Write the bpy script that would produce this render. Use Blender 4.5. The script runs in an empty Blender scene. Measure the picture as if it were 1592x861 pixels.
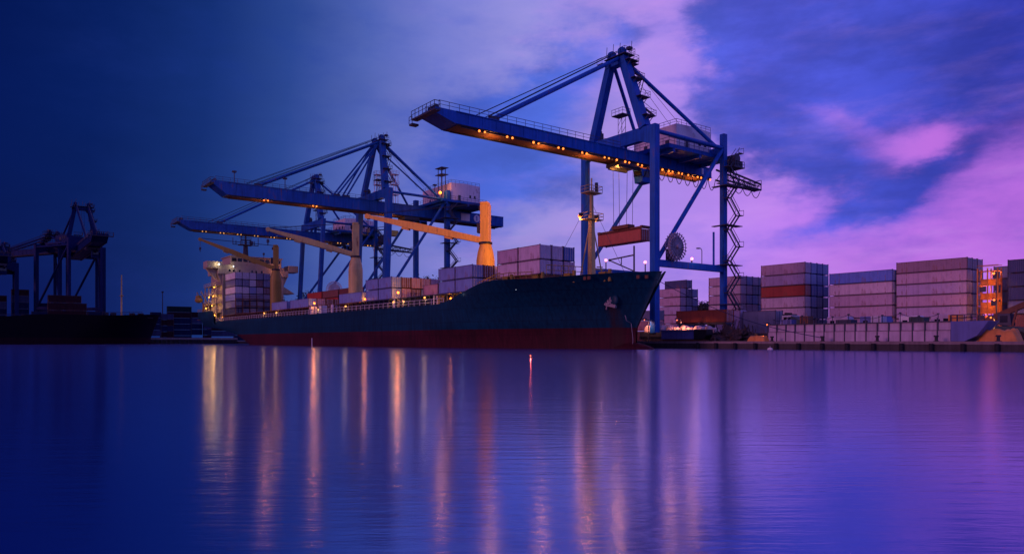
import bpy, bmesh, math, random
from mathutils import Vector, Matrix
random.seed(7)
R = math.radians
sc = bpy.context.scene
COL = sc.collection
UP = Vector((0, 0, 1))

# ------------------------------------------------------------------ materials
def new_mat(name):
    m = bpy.data.materials.new(name); m.use_nodes = True
    nt = m.node_tree
    return m, nt, nt.nodes['Principled BSDF']

def paint(name, col, rough=.55, var=.25, scale=.35, streak=True, metal=0.0, bump=.0, rust=0.0, rustcol=(.16, .06, .025), spec=.5):
    """weathered paint: large mottling, vertical streaks, optional rust"""
    m, nt, b = new_mat(name)
    L = nt.links.new
    tc = nt.nodes.new('ShaderNodeTexCoord')
    n1 = nt.nodes.new('ShaderNodeTexNoise'); n1.inputs['Scale'].default_value = scale; n1.inputs['Detail'].default_value = 6; n1.inputs['Roughness'].default_value = .65
    L(tc.outputs['Object'], n1.inputs['Vector'])
    mp = nt.nodes.new('ShaderNodeMapping'); mp.inputs['Scale'].default_value = (2.2, 2.2, .16)
    L(tc.outputs['Object'], mp.inputs['Vector'])
    n2 = nt.nodes.new('ShaderNodeTexNoise'); n2.inputs['Scale'].default_value = 1.0; n2.inputs['Detail'].default_value = 5
    L(mp.outputs['Vector'], n2.inputs['Vector'])
    ad = nt.nodes.new('ShaderNodeMath'); ad.operation = 'ADD'; L(n1.outputs['Fac'], ad.inputs[0]); L(n2.outputs['Fac'], ad.inputs[1])
    mr = nt.nodes.new('ShaderNodeMapRange'); mr.inputs['From Min'].default_value = .65; mr.inputs['From Max'].default_value = 1.35
    mr.inputs['To Min'].default_value = 1 - var; mr.inputs['To Max'].default_value = 1 + var * .6
    L(ad.outputs[0], mr.inputs['Value'])
    mul = nt.nodes.new('ShaderNodeVectorMath'); mul.operation = 'SCALE'; mul.inputs[0].default_value = col
    L(mr.outputs['Result'], mul.inputs['Scale'])
    src = mul.outputs['Vector']
    if rust > 0:
        r2 = nt.nodes.new('ShaderNodeMapRange'); r2.inputs['From Min'].default_value = 1.18 - rust * .3; r2.inputs['From Max'].default_value = 1.42 - rust * .3
        L(ad.outputs[0], r2.inputs['Value'])
        mx = nt.nodes.new('ShaderNodeMix'); mx.data_type = 'RGBA'
        L(r2.outputs['Result'], mx.inputs['Factor']); L(src, mx.inputs['A']); mx.inputs['B'].default_value = (*rustcol, 1)
        src = mx.outputs['Result']
    L(src, b.inputs['Base Color'])
    b.inputs['Roughness'].default_value = rough; b.inputs['Metallic'].default_value = metal; b.inputs['Specular IOR Level'].default_value = spec
    if bump:
        bp = nt.nodes.new('ShaderNodeBump'); bp.inputs['Strength'].default_value = bump; bp.inputs['Distance'].default_value = .05
        L(n1.outputs['Fac'], bp.inputs['Height']); L(bp.outputs['Normal'], b.inputs['Normal'])
    return m

def corrugated(name, col, rust=.25):
    m = paint(name, col, .5, .3, .5, rust=rust)
    nt = m.node_tree; b = nt.nodes['Principled BSDF']; L = nt.links.new
    tc = nt.nodes.new('ShaderNodeTexCoord')
    w = nt.nodes.new('ShaderNodeTexWave'); w.wave_type = 'BANDS'; w.bands_direction = 'X'
    w.inputs['Scale'].default_value = 1.15
    L(tc.outputs['Object'], w.inputs['Vector'])
    bp = nt.nodes.new('ShaderNodeBump'); bp.inputs['Strength'].default_value = .55; bp.inputs['Distance'].default_value = .05
    L(w.outputs['Fac'], bp.inputs['Height']); L(bp.outputs['Normal'], b.inputs['Normal'])
    return m

def glow(name, col, strength):
    m, nt, b = new_mat(name)
    b.inputs['Base Color'].default_value = (*[min(1, c) for c in col], 1)
    b.inputs['Emission Color'].default_value = (*col, 1)
    b.inputs['Emission Strength'].default_value = strength
    return m

def flat(name, col, rough=.6, metal=0.0):
    m, nt, b = new_mat(name)
    b.inputs['Base Color'].default_value = (*col, 1); b.inputs['Roughness'].default_value = rough; b.inputs['Metallic'].default_value = metal
    return m

M = {}
M['crane'] = paint('crane_blue_paint', (.005, .115, .50), .55, .45, .25, rust=.14, spec=.25)
M['crane_b'] = paint('crane_blue_paint_b', (.005, .095, .38), .55, .45, .25, rust=.14, spec=.25)
M['crane_far'] = paint('crane_navy_paint', (.002, .016, .09), .6, .3, .25, spec=.1)  # colour darkened so the far cranes carry the left side's gloom
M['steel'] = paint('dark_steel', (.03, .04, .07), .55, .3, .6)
M['steel_far'] = flat('dark_steel_far', (.006, .010, .03))  # darker copy of the steel, shade of the far left put in
M['rail'] = flat('railing_steel', (.05, .07, .14), .5, .2)
M['cable'] = flat('wire_rope', (.02, .03, .07), .5, .3)
M['white'] = paint('white_paint', (.72, .70, .70), .5, .2, .3, rust=.12)
M['whiteship'] = paint('ship_white_paint', (.42, .37, .27), .5, .2, .3, rust=.12)  # white lowered: darkness of the left side is in the colour
M['hull_blue'] = paint('hull_blue_paint', (.0006, .046, .080), .5, .6, .08, rust=.0, bump=.25, spec=.22)
def hull_marks(m):
    nt = m.node_tree; b = nt.nodes['Principled BSDF']; L = nt.links.new
    src = b.inputs['Base Color'].links[0].from_socket
    tc = nt.nodes.new('ShaderNodeTexCoord'); sp = nt.nodes.new('ShaderNodeSeparateXYZ'); L(tc.outputs['Object'], sp.inputs[0])
    cb = nt.nodes.new('ShaderNodeCombineXYZ'); L(sp.outputs['X'], cb.inputs['X']); L(sp.outputs['Z'], cb.inputs['Y'])
    br = nt.nodes.new('ShaderNodeTexBrick'); br.inputs['Scale'].default_value = 1; br.inputs['Brick Width'].default_value = 8.5; br.inputs['Row Height'].default_value = 2.3; br.inputs['Mortar Size'].default_value = .05; br.inputs['Mortar Smooth'].default_value = .6
    br.inputs['Color1'].default_value = (1, 1, 1, 1); br.inputs['Color2'].default_value = (.82, .82, .82, 1); br.inputs['Mortar'].default_value = (.55, .5, .5, 1); L(cb.outputs[0], br.inputs['Vector'])
    mx = nt.nodes.new('ShaderNodeMix'); mx.data_type = 'RGBA'; mx.blend_type = 'MULTIPLY'; mx.inputs['Factor'].default_value = 1; L(src, mx.inputs['A']); L(br.outputs['Color'], mx.inputs['B'])
    # rust runs: columns of stain that start at the scuppers and under the anchor
    mp = nt.nodes.new('ShaderNodeMapping'); mp.inputs['Scale'].default_value = (1.1, 1.1, .05); L(tc.outputs['Object'], mp.inputs['Vector'])
    nz = nt.nodes.new('ShaderNodeTexNoise'); nz.inputs['Scale'].default_value = 1; nz.inputs['Detail'].default_value = 5; L(mp.outputs[0], nz.inputs['Vector'])
    r1 = nt.nodes.new('ShaderNodeMapRange'); r1.inputs['From Min'].default_value = .62; r1.inputs['From Max'].default_value = .80; r1.inputs['To Max'].default_value = .22; L(nz.outputs['Fac'], r1.inputs['Value'])
    def rng(sock, a, b2, c, d):
        q1 = nt.nodes.new('ShaderNodeMapRange'); q1.interpolation_type = 'SMOOTHSTEP'; L(sock, q1.inputs['Value'])
        for k, v in (('From Min', a), ('From Max', b2), ('To Min', c), ('To Max', d)): q1.inputs[k].default_value = v
        return q1.outputs['Result']
    def mth(o, x, y):
        q1 = nt.nodes.new('ShaderNodeMath'); q1.operation = o
        for i, v in enumerate((x, y)):
            if isinstance(v, (int, float)): q1.inputs[i].default_value = v
            else: L(v, q1.inputs[i])
        return q1.outputs[0]
    st = mth('MULTIPLY', rng(sp.outputs['X'], -80.9, -80.0, 0, 1), mth('MULTIPLY', rng(sp.outputs['X'], -79.4, -78.2, 1, 0), rng(sp.outputs['Z'], 6.2, 7.2, .8, 0)))
    st = mth('MULTIPLY', st, rng(nz.outputs['Fac'], .3, .6, .3, 1))
    fac = mth('MAXIMUM', r1.outputs['Result'], st)
    m2 = nt.nodes.new('ShaderNodeMix'); m2.data_type = 'RGBA'; L(fac, m2.inputs['Factor']); L(mx.outputs['Result'], m2.inputs['A']); m2.inputs['B'].default_value = (.035, .016, .012, 1)
    L(m2.outputs['Result'], b.inputs['Base Color'])
hull_marks(M['hull_blue'])
M['hull_red'] = paint('antifouling_red', (.055, .005, .012), .65, .6, .12, spec=.2)
hull_marks(M['hull_red'])
M['deckpaint'] = paint('deck_red_paint', (.10, .05, .04), .7, .3, .3)
M['ochre'] = paint('ochre_paint', (.80, .42, .045), .5, .3, .3, rust=.15)
M['ochre_dim'] = paint('dull_ochre_paint', (.32, .22, .025), .55, .3, .3, rust=.2)
M['reel'] = paint('reel_paint', (.34, .32, .38), .5, .3, .4)
M['galv'] = flat('galvanised_steel', (.50, .50, .56), .4, .3)
M['cream'] = paint('cream_paint', (.52, .43, .15), .5, .3, .3, rust=.2)
M['dark'] = flat('black_steel', (.012, .012, .016), .6)
M['rubber'] = flat('black_rubber', (.012, .012, .013), .85)
M['glass'] = flat('dark_glass', (.008, .01, .02), .12)
M['rustm'] = paint('rusty_steel', (.16, .07, .04), .8, .5, .8)
M['anchor'] = paint('worn_anchor_steel', (.30, .27, .28), .6, .4, .8)
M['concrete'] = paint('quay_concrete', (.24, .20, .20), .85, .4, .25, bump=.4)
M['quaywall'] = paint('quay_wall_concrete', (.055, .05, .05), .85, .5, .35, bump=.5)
M['barrier'] = paint('barrier_concrete', (.50, .42, .52), .75, .3, .4, bump=.2)
M['barrier_blue'] = paint('barrier_blue', (.10, .14, .38), .6, .3, .4)
M['asphalt'] = paint('yard_asphalt', (.05, .05, .055), .85, .3, .2)
M['lamp_orange'] = glow('sodium_lamp', (1.0, .20, .03), 3.2)
M['lamp_warm'] = glow('warm_lamp', (1.0, .45, .12), .85)
M['lamp_white'] = glow('white_lamp', (.72, .84, 1.0), 2.2)
M['lamp_pink'] = glow('pink_lamp', (1.0, .30, .46), 2.4)
M['lamp_red'] = glow('red_lamp', (1.0, .20, .10), 2.2)
M['bag'] = paint('bulk_bag_fabric', (.62, .50, .50), .85, .35, 1.5, bump=.5)
M['tarp'] = paint('orange_tarp', (.70, .28, .06), .7, .3, .9, bump=.5)
M['leaf'] = paint('leaf', (.030, .045, .035), .8, .5, 1.2)
M['bark'] = flat('bark', (.05, .04, .035), .9)
M['roof'] = paint('roof_red', (.22, .05, .05), .7, .3, .2)
M['tent'] = paint('tent_canvas', (.60, .36, .36), .8, .2, .2)
M['yellow'] = paint('yellow_paint', (.65, .48, .06), .5, .25, .4)
M['green_d'] = paint('dark_green_paint', (.02, .06, .06), .6, .3, .4)

CC = {}
for n, c in dict(mauve=(.52, .37, .50), lilac=(.46, .38, .58), grey=(.38, .36, .44), pale=(.64, .52, .62), rust=(.40, .085, .05), plum=(.30, .19, .27), azure=(.10, .22, .70), blue=(.07, .14, .42), lightblue=(.20, .30, .58),
                 red=(.42, .045, .03), brown=(.20, .07, .06), maroon=(.15, .035, .035), rose=(.55, .28, .30), green=(.03, .12, .09), navy=(.025, .05, .16),
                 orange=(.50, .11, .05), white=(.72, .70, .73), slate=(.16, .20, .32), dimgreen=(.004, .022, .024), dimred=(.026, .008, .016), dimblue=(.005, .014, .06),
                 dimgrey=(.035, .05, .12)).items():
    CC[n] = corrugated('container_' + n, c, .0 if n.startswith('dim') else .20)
    if n.startswith('dim'): CC[n].node_tree.nodes['Principled BSDF'].inputs['Specular IOR Level'].default_value = .06  # dim colours have the left side's shade mixed into them

# ------------------------------------------------------------------ mesh helper
class MB:
    def __init__(s): s.v = []; s.f = []; s.m = []; s.sm = []
    def add(s, vs, fs, mi=0, smooth=False):
        o = len(s.v); s.v += [tuple(v) for v in vs]
        for f in fs: s.f.append([i + o for i in f]); s.m.append(mi); s.sm.append(smooth)
        return s
    def box(s, c, d, mi=0, rz=0.0):
        x, y, z = d[0] / 2, d[1] / 2, d[2] / 2
        cs, sn = math.cos(rz), math.sin(rz)
        vs = [(c[0] + cs * a - sn * b, c[1] + sn * a + cs * b, c[2] + e) for a, b, e in
              ((-x, -y, -z), (x, -y, -z), (x, y, -z), (-x, y, -z), (-x, -y, z), (x, -y, z), (x, y, z), (-x, y, z))]
        return s.add(vs, [(0, 3, 2, 1), (4, 5, 6, 7), (0, 1, 5, 4), (1, 2, 6, 5), (2, 3, 7, 6), (3, 0, 4, 7)], mi)
    def bb(s, x0, x1, y0, y1, z0, z1, mi=0):
        return s.box(((x0 + x1) / 2, (y0 + y1) / 2, (z0 + z1) / 2), (abs(x1 - x0), abs(y1 - y0), abs(z1 - z0)), mi)
    def beam(s, p, q, w, h, w2=None, h2=None, mi=0, ref=UP):
        """oriented box from p to q; w across, h along the reference direction; may taper"""
        p = Vector(p); q = Vector(q); d = (q - p).normalized()
        a = d.cross(ref)
        if a.length < 1e-3: a = d.cross(Vector((0, 1, 0)))
        a.normalize(); b = a.cross(d).normalized()
        w2 = w if w2 is None else w2; h2 = h if h2 is None else h2
        vs = []
        for o, ww, hh in ((p, w, h), (q, w2, h2)):
            for i, j in ((-1, -1), (1, -1), (1, 1), (-1, 1)): vs.append(o + a * (i * ww / 2) + b * (j * hh / 2))
        return s.add(vs, [(3, 2, 1, 0), (4, 5, 6, 7), (0, 1, 5, 4), (1, 2, 6, 5), (2, 3, 7, 6), (3, 0, 4, 7)], mi)
    def tube(s, p, q, r, n=8, r2=None, mi=0, cap=True):
        p = Vector(p); q = Vector(q); d = (q - p).normalized()
        a = d.cross(UP)
        if a.length < 1e-3: a = Vector((1, 0, 0))
        a.normalize(); b = a.cross(d)
        r2 = r if r2 is None else r2
        vs = []
        for o, rr in ((p, r), (q, r2)):
            for i in range(n):
                t = 2 * math.pi * i / n; vs.append(o + a * (rr * math.cos(t)) + b * (rr * math.sin(t)))
        fs = [(i, (i + 1) % n, n + (i + 1) % n, n + i) for i in range(n)]
        s.add(vs, fs, mi, n > 5)
        if cap: s.add(vs[:n], [tuple(range(n - 1, -1, -1))], mi); s.add(vs[n:], [tuple(range(n))], mi)
        return s
    def path(s, pts, r, n=4, mi=0):
        for a, b in zip(pts, pts[1:]): s.tube(a, b, r, n, mi=mi, cap=False)
        return s
    def prism(s, poly, axis, a0, a1, mi=0):
        """extrude 2-D polygon along an axis ('x': poly is (y,z), 'y': (x,z), 'z': (x,y))"""
        def P(u, v, w): return {'x': (w, u, v), 'y': (u, w, v), 'z': (u, v, w)}[axis]
        n = len(poly)
        vs = [P(u, v, a0) for u, v in poly] + [P(u, v, a1) for u, v in poly]
        fs = [tuple(range(n)), tuple(range(2 * n - 1, n - 1, -1))] + [(i, n + i, n + (i + 1) % n, (i + 1) % n) for i in range(n)]
        return s.add(vs, fs, mi)
    def ball(s, c, r, mi=0, nu=8, nv=5, sq=(1, 1, 1)):
        vs = []; fs = []
        for j in range(nv + 1):
            ph = math.pi * j / nv
            for i in range(nu):
                t = 2 * math.pi * i / nu
                vs.append((c[0] + sq[0] * r * math.sin(ph) * math.cos(t), c[1] + sq[1] * r * math.sin(ph) * math.sin(t), c[2] + sq[2] * r * math.cos(ph)))
        for j in range(nv):
            for i in range(nu): fs.append((j * nu + i, (j + 1) * nu + i, (j + 1) * nu + (i + 1) % nu, j * nu + (i + 1) % nu))
        return s.add(vs, fs, mi, True)
    def rail(s, pts, h=1.1, step=2.0, r=.045, mi=0):
        """hand rail along a polyline: posts and two bars"""
        for a, b in zip(pts, pts[1:]):
            a = Vector(a); b = Vector(b); n = max(1, round((b - a).length / step))
            for i in range(n + 1):
                p = a.lerp(b, i / n); s.tube(p, p + UP * h, r, 4, mi=mi, cap=False)
            s.tube(a + UP * h, b + UP * h, r, 4, mi=mi, cap=False); s.tube(a + UP * h * .5, b + UP * h * .5, r * .8, 4, mi=mi, cap=False)
        return s
    def mesh(s, name, mats):
        me = bpy.data.meshes.new(name); me.from_pydata(s.v, [], s.f)
        for m in (mats if isinstance(mats, (list, tuple)) else [mats]): me.materials.append(m)
        me.polygons.foreach_set('material_index', s.m); me.polygons.foreach_set('use_smooth', s.sm)
        bm = bmesh.new(); bm.from_mesh(me); bmesh.ops.recalc_face_normals(bm, faces=bm.faces); bm.to_mesh(me); bm.free()
        me.update(); return me
    def build(s, name, mats, parent=None, bevel=0.0):
        o = bpy.data.objects.new(name, s.mesh(name, mats)); COL.objects.link(o)
        if parent: o.parent = parent
        if bevel:
            b = o.modifiers.new('edge', 'BEVEL'); b.width = bevel; b.segments = 1; b.limit_method = 'ANGLE'
        return o

def tag(o, label, cat, group=None):
    o['label'] = label; o['category'] = cat
    if group: o['group'] = group
    return o
def thing(name, label, cat, loc=(0, 0, 0), rz=0.0, group=None):
    o = bpy.data.objects.new(name, None); COL.objects.link(o); o.empty_display_size = .5
    o.location = loc; o.rotation_euler = (0, 0, rz)
    return tag(o, label, cat, group)
def struct(o, kind='structure'): o['kind'] = kind; return o
def lamp(loc, col, watts, radius=.3, parent=None, spot=None, aim=None, blend=.6):
    d = bpy.data.lights.new('lamp_light', 'SPOT' if spot else 'POINT'); d.color = col; d.energy = watts; d.shadow_soft_size = radius
    if spot: d.spot_size = R(spot); d.spot_blend = blend
    o = bpy.data.objects.new('lamp_light', d); COL.objects.link(o); o.location = loc
    if parent: o.parent = parent
    if aim is not None:
        o.rotation_euler = (Vector(aim) - Vector(loc)).to_track_quat('-Z', 'Y').to_euler()
    return o
ORANGE = (1.0, .30, .05); WARM = (1.0, .55, .18); COOL = (.7, .8, 1.0); PINK = (1.0, .42, .40)

# ------------------------------------------------------------------ camera
FOC, CXP, HOR, YAW = 1124.3, 796.0, 529.5, R(36.96)
cs_, sn_ = math.cos(YAW), math.sin(YAW)
FWD = Vector((-cs_, sn_, 0)); RGT = Vector((sn_, cs_, 0))
cam = bpy.data.objects.new('camera', bpy.data.cameras.new('camera')); COL.objects.link(cam)
cam.location = (0, 0, 1.3)
cam.rotation_euler = FWD.to_track_quat('-Z', 'Y').to_euler()
cam.data.sensor_width = 36; cam.data.lens = 36 * FOC / 1592; cam.data.shift_y = (HOR - 430.5) / 1592
cam.data.clip_end = 20000; cam.data.clip_start = .2
sc.camera = cam

# ------------------------------------------------------------------ sky
def lin(c):
    return tuple((v / 255 / 12.92) if v <= 10.3 else ((v / 255 + .055) / 1.055) ** 2.4 for v in c)
world = bpy.data.worlds.new('World'); sc.world = world; world.use_nodes = True
wn = world.node_tree; wn.nodes.clear(); WL = wn.links.new
class N:
    def __init__(s, sock): s.s = sock
    @staticmethod
    def op(o, *a):
        n = wn.nodes.new('ShaderNodeMath'); n.operation = o
        for i, x in enumerate(a):
            if isinstance(x, N): WL(x.s, n.inputs[i])
            else: n.inputs[i].default_value = x
        return N(n.outputs[0])
    def __add__(s, o): return N.op('ADD', s, o)
    __radd__ = __add__
    def __sub__(s, o): return N.op('SUBTRACT', s, o)
    def __rsub__(s, o): return N.op('SUBTRACT', o, s)
    def __mul__(s, o): return N.op('MULTIPLY', s, o)
    __rmul__ = __mul__
def wmr(x, a, b, c=0., d=1., smooth=True):
    n = wn.nodes.new('ShaderNodeMapRange'); n.interpolation_type = 'SMOOTHSTEP' if smooth else 'LINEAR'
    WL(x.s, n.inputs['Value'])
    for k, v in (('From Min', a), ('From Max', b), ('To Min', c), ('To Max', d)): n.inputs[k].default_value = v
    return N(n.outputs['Result'])
def wramp(x, stops):
    n = wn.nodes.new('ShaderNodeValToRGB'); e = n.color_ramp.elements
    while len(e) < len(stops): e.new(.5)
    for i, (p, c) in enumerate(sorted(stops)): e[i].position = p; e[i].color = (*lin(c), 1)
    WL(x.s, n.inputs['Fac']); return n.outputs['Color']
def wmix(f, a, b, mode='MIX'):
    n = wn.nodes.new('ShaderNodeMix'); n.data_type = 'RGBA'; n.blend_type = mode; n.clamp_result = False
    if isinstance(f, N): WL(f.s, n.inputs['Factor'])
    else: n.inputs['Factor'].default_value = f
    for k, x in (('A', a), ('B', b)):
        if isinstance(x, tuple): n.inputs[k].default_value = (*x, 1)
        else: WL(x, n.inputs[k])
    return n.outputs['Result']
tc = wn.nodes.new('ShaderNodeTexCoord')
DIR = tc.outputs['Generated']
def wdot(v):
    n = wn.nodes.new('ShaderNodeVectorMath'); n.operation = 'DOT_PRODUCT'; WL(DIR, n.inputs[0]); n.inputs[1].default_value = v
    return N(n.outputs['Value'])
def wnoise(scale, detail, rough, mapping=(1, 1, 1), off=(0, 0, 0), color=False):
    mp = wn.nodes.new('ShaderNodeMapping'); mp.inputs['Scale'].default_value = mapping; mp.inputs['Location'].default_value = off
    WL(DIR, mp.inputs['Vector'])
    n = wn.nodes.new('ShaderNodeTexNoise'); n.inputs['Scale'].default_value = scale; n.inputs['Detail'].default_value = detail; n.inputs['Roughness'].default_value = rough
    WL(mp.outputs['Vector'], n.inputs['Vector'])
    return n.outputs['Color'] if color else N(n.outputs['Fac'])
fz, rx, zz = wdot(FWD), wdot(RGT), wdot((0, 0, 1))
az0 = N.op('MULTIPLY', N.op('ARCTAN2', rx, fz), 180 / math.pi)         # azimuth in degrees
el0 = N.op('MULTIPLY', N.op('ARCSINE', zz), 180 / math.pi)             # elevation in degrees
nA = wnoise(4.0, 7, .62, (1, 1, 2.0)); nB = wnoise(4.0, 7, .62, (1, 1, 2.0), (5.2, 1.3, 9.1))
nC = wnoise(14.0, 6, .6, (1, 1, 2.2), (2, 7, 3)); nD = wnoise(14.0, 6, .6, (1, 1, 2.2), (8, 1, 4))
az = az0 + (nA - .5) * 9.0 + (nC - .5) * 2.6
el = el0 + (nB - .5) * 6.0 + (nD - .5) * 1.8
def T(a): return a / 360 + .5
el_low = wmr(el0, 0, 22, 1, 0, False)
azb = az0 + el_low * 2.2
lightc = wramp(azb * (1 / 360) + .5, [(T(-179), (120, 95, 190)), (T(-127), (168, 112, 186)), (T(-75), (30, 34, 105)), (T(-37), (0, 16, 82)), (T(-29), (4, 27, 92)), (T(-22), (18, 45, 112)),
        (T(-16.5), (44, 71, 144)), (T(-11), (82, 101, 178)), (T(-6), (114, 122, 202)), (T(1), (148, 143, 218)), (T(6), (164, 144, 224)), (T(11), (168, 138, 232)), (T(17), (180, 134, 236)),
        (T(24), (188, 122, 234)), (T(31), (194, 114, 230)), (T(45), (168, 96, 214)), (T(80), (110, 96, 210)), (T(140), (112, 124, 236)), (T(179), (120, 95, 190))])
darkc = wramp(azb * (1 / 360) + .5, [(T(-179), (70, 60, 150)), (T(-37), (0, 16, 82)), (T(-16), (30, 58, 146)), (T(-6), (66, 92, 196)), (T(3), (76, 102, 210)), (T(10), (84, 100, 212)),
        (T(18), (80, 88, 212)), (T(27), (70, 80, 202)), (T(34), (54, 62, 180)), (T(60), (60, 60, 180)), (T(140), (100, 112, 225))])
def dg(px, y): return (math.degrees(math.atan((px - CXP) / FOC)), math.degrees(math.atan((HOR - y) / math.hypot(FOC, px - CXP))))
mask = None
def bank(px, y, sx, sy, tilt, amp):
    """one soft cloud bank, centre and size in degrees of sky"""
    global mask
    a0, e0 = dg(px, y); k = math.degrees(1 / FOC); sx *= k; sy *= k; c, s = math.cos(R(tilt)), math.sin(R(tilt))
    da = az - a0; de = el - e0
    u = (da * (c / sx)) + (de * (s / sx)); v = (de * (c / sy)) - (da * (s / sy))
    g = N.op('EXPONENT', (u * u + v * v) * -1.0) * amp
    mask = g if mask is None else mask + g
for b in ((770, 220, 120, 85, 14, 1.15), (870, 118, 85, 40, 25, 1.1), (850, 285, 100, 34, 0, .8), (990, 62, 46, 26, 0, 1.3), (720, 330, 60, 60, 0, .6),
          (1430, 70, 330, 125, 0, 1.6), (1170, 70, 90, 95, 0, .95), (1210, 225, 130, 50, -18, .62), (1300, 265, 120, 34, -14, .62), (1290, 335, 75, 24, 10, .6), (1440, 262, 120, 22, 22, .75),
          (1020, 110, 60, 130, 10, -1.0), (1075, 240, 60, 60, 0, -.55), (1430, 215, 90, 22, 8, -.62), (1190, 150, 110, 18, -22, -.55), (880, 350, 110, 18, 8, -.5), (960, 200, 70, 30, 30, -.5),
          (1150, 300, 60, 18, -30, -.35)): bank(*b)
streaks = wnoise(3.6, 9, .64, (1, 1, 3.4), (1.1, 4.2, .6))
mask = mask + (streaks - .5) * 1.35 + (nA - .5) * .9 + (nC - .5) * .9
cloud = wmr(mask, -.22, 1.18)
skyc = wmix(cloud, lightc, darkc)
# thin pale pink wisps and a mottled veil
wis = wmr(wnoise(5.0, 8, .62, (1, 1, 4.0), (3.3, 8.8, 2.2)), .44, .76, 0, .42)
wis = wis * wmr(az0, -12, 6) * wmr(cloud, .2, 1.0, 1.0, .35)
skyc = wmix(wis, skyc, lin((206, 150, 236)))
skyc = wmix(wmr(el0, 24, 70, 0, .75), skyc, lin((58, 60, 160)))
shade = wmr(wnoise(5.5, 9, .6, (1, 1, 2.6), (4.4, 2.2, 6.1)), .36, .66, .78, 1.16)
shade = (shade - 1.0) * wmr(cloud, .25, .9) * wmr(az0, -10, 4) + 1.0
vs_ = wn.nodes.new('ShaderNodeVectorMath'); vs_.operation = 'SCALE'; WL(skyc, vs_.inputs[0]); WL(shade.s, vs_.inputs['Scale']); skyc = vs_.outputs['Vector']
dim = wmr(wnoise(2.0, 5, .55, (1, 1, 3.0), (7, 7, 1)), .3, .7, .92, 1.1)
vm = wn.nodes.new('ShaderNodeVectorMath'); vm.operation = 'SCALE'; WL(skyc, vm.inputs[0]); WL(dim.s, vm.inputs['Scale'])
bg1 = wn.nodes.new('ShaderNodeBackground'); WL(vm.outputs['Vector'], bg1.inputs['Color']); bg1.inputs['Strength'].default_value = .98
SUN_EL, SUN_DIR = R(11), Vector((-.12, -1, 0)).normalized()
sky = wn.nodes.new('ShaderNodeTexSky'); sky.sky_type = 'NISHITA'; sky.sun_disc = False; sky.sun_elevation = R(1.0)
sky.sun_rotation = math.atan2(SUN_DIR.x, SUN_DIR.y); sky.air_density = 1.5; sky.ozone_density = 4
bg2 = wn.nodes.new('ShaderNodeBackground'); WL(sky.outputs['Color'], bg2.inputs['Color']); bg2.inputs['Strength'].default_value = .012
ads = wn.nodes.new('ShaderNodeAddShader'); WL(bg1.outputs[0], ads.inputs[0]); WL(bg2.outputs[0], ads.inputs[1])
wo = wn.nodes.new('ShaderNodeOutputWorld'); WL(ads.outputs[0], wo.inputs['Surface'])

sd = bpy.data.lights.new('sun', 'SUN'); sd.energy = .72; sd.angle = R(14); sd.color = (1.0, .33, .62)
sun = bpy.data.objects.new('sun', sd); COL.objects.link(sun)
ldir = -(SUN_DIR * math.cos(SUN_EL) + UP * math.sin(SUN_EL))
sun.rotation_euler = ldir.to_track_quat('-Z', 'Y').to_euler()

# ------------------------------------------------------------------ water, quay, ground
def water_mat():
    m, nt, b = new_mat('harbour_water'); L = nt.links.new
    b.inputs['Base Color'].default_value = (.002, .010, .065, 1); b.inputs['Roughness'].default_value = .6; b.inputs['Specular IOR Level'].default_value = 0
    gl = nt.nodes.new('ShaderNodeBsdfGlossy'); gl.inputs['Roughness'].default_value = WROUGH
    fr = nt.nodes.new('ShaderNodeLayerWeight'); fr.inputs['Blend'].default_value = .5
    tc = nt.nodes.new('ShaderNodeTexCoord')
    m0 = nt.nodes.new('ShaderNodeMapping'); m0.inputs['Rotation'].default_value = (0, 0, -math.atan2(RGT.y, RGT.x)); L(tc.outputs['Object'], m0.inputs['Vector'])
    nrm = None
    # wind ripples: crests lie crosswise, so the glitter is drawn out towards the viewer
    for (sx, sy), sc_, det, dist, st in (((.30, 1.9), 2.6, 4, .04, .15), ((.5, 1.5), 9.0, 3, .012, .15), ((.16, .6), .5, 4, .12, .09), ((.05, .10), .8, 3, .5, .02)):
        mp = nt.nodes.new('ShaderNodeMapping'); mp.inputs['Scale'].default_value = (sx, sy, 1); L(m0.outputs['Vector'], mp.inputs['Vector'])
        n1 = nt.nodes.new('ShaderNodeTexNoise'); n1.inputs['Scale'].default_value = sc_; n1.inputs['Detail'].default_value = det; n1.inputs['Roughness'].default_value = .6; n1.inputs['Distortion'].default_value = .4
        L(mp.outputs['Vector'], n1.inputs['Vector'])
        bp = nt.nodes.new('ShaderNodeBump'); bp.inputs['Strength'].default_value = st; bp.inputs['Distance'].default_value = dist
        L(n1.outputs['Fac'], bp.inputs['Height'])
        if nrm is not None: L(nrm, bp.inputs['Normal'])
        nrm = bp.outputs['Normal']
    L(nrm, b.inputs['Normal']); L(nrm, gl.inputs['Normal'])
    rp = nt.nodes.new('ShaderNodeValToRGB'); e = rp.color_ramp.elements
    e[0].position = .60; e[0].color = (.22, .27, .50, 1); e[1].position = 1.0; e[1].color = (.68, .68, .84, 1)
    k = e.new(.82); k.color = (.38, .42, .66, 1)
    L(fr.outputs['Facing'], rp.inputs['Fac']); L(rp.outputs['Color'], gl.inputs['Color'])
    ad = nt.nodes.new('ShaderNodeAddShader'); L(b.outputs[0], ad.inputs[0]); L(gl.outputs[0], ad.inputs[1])
    L(ad.outputs[0], nt.nodes['Material Output'].inputs['Surface'])
    return m
WROUGH = .15
w = MB(); w.add([(-9000, -9000, 0), (9000, -9000, 0), (9000, 9000, 0), (-9000, 9000, 0)], [(0, 1, 2, 3)])
struct(w.build('water', water_mat()))

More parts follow.
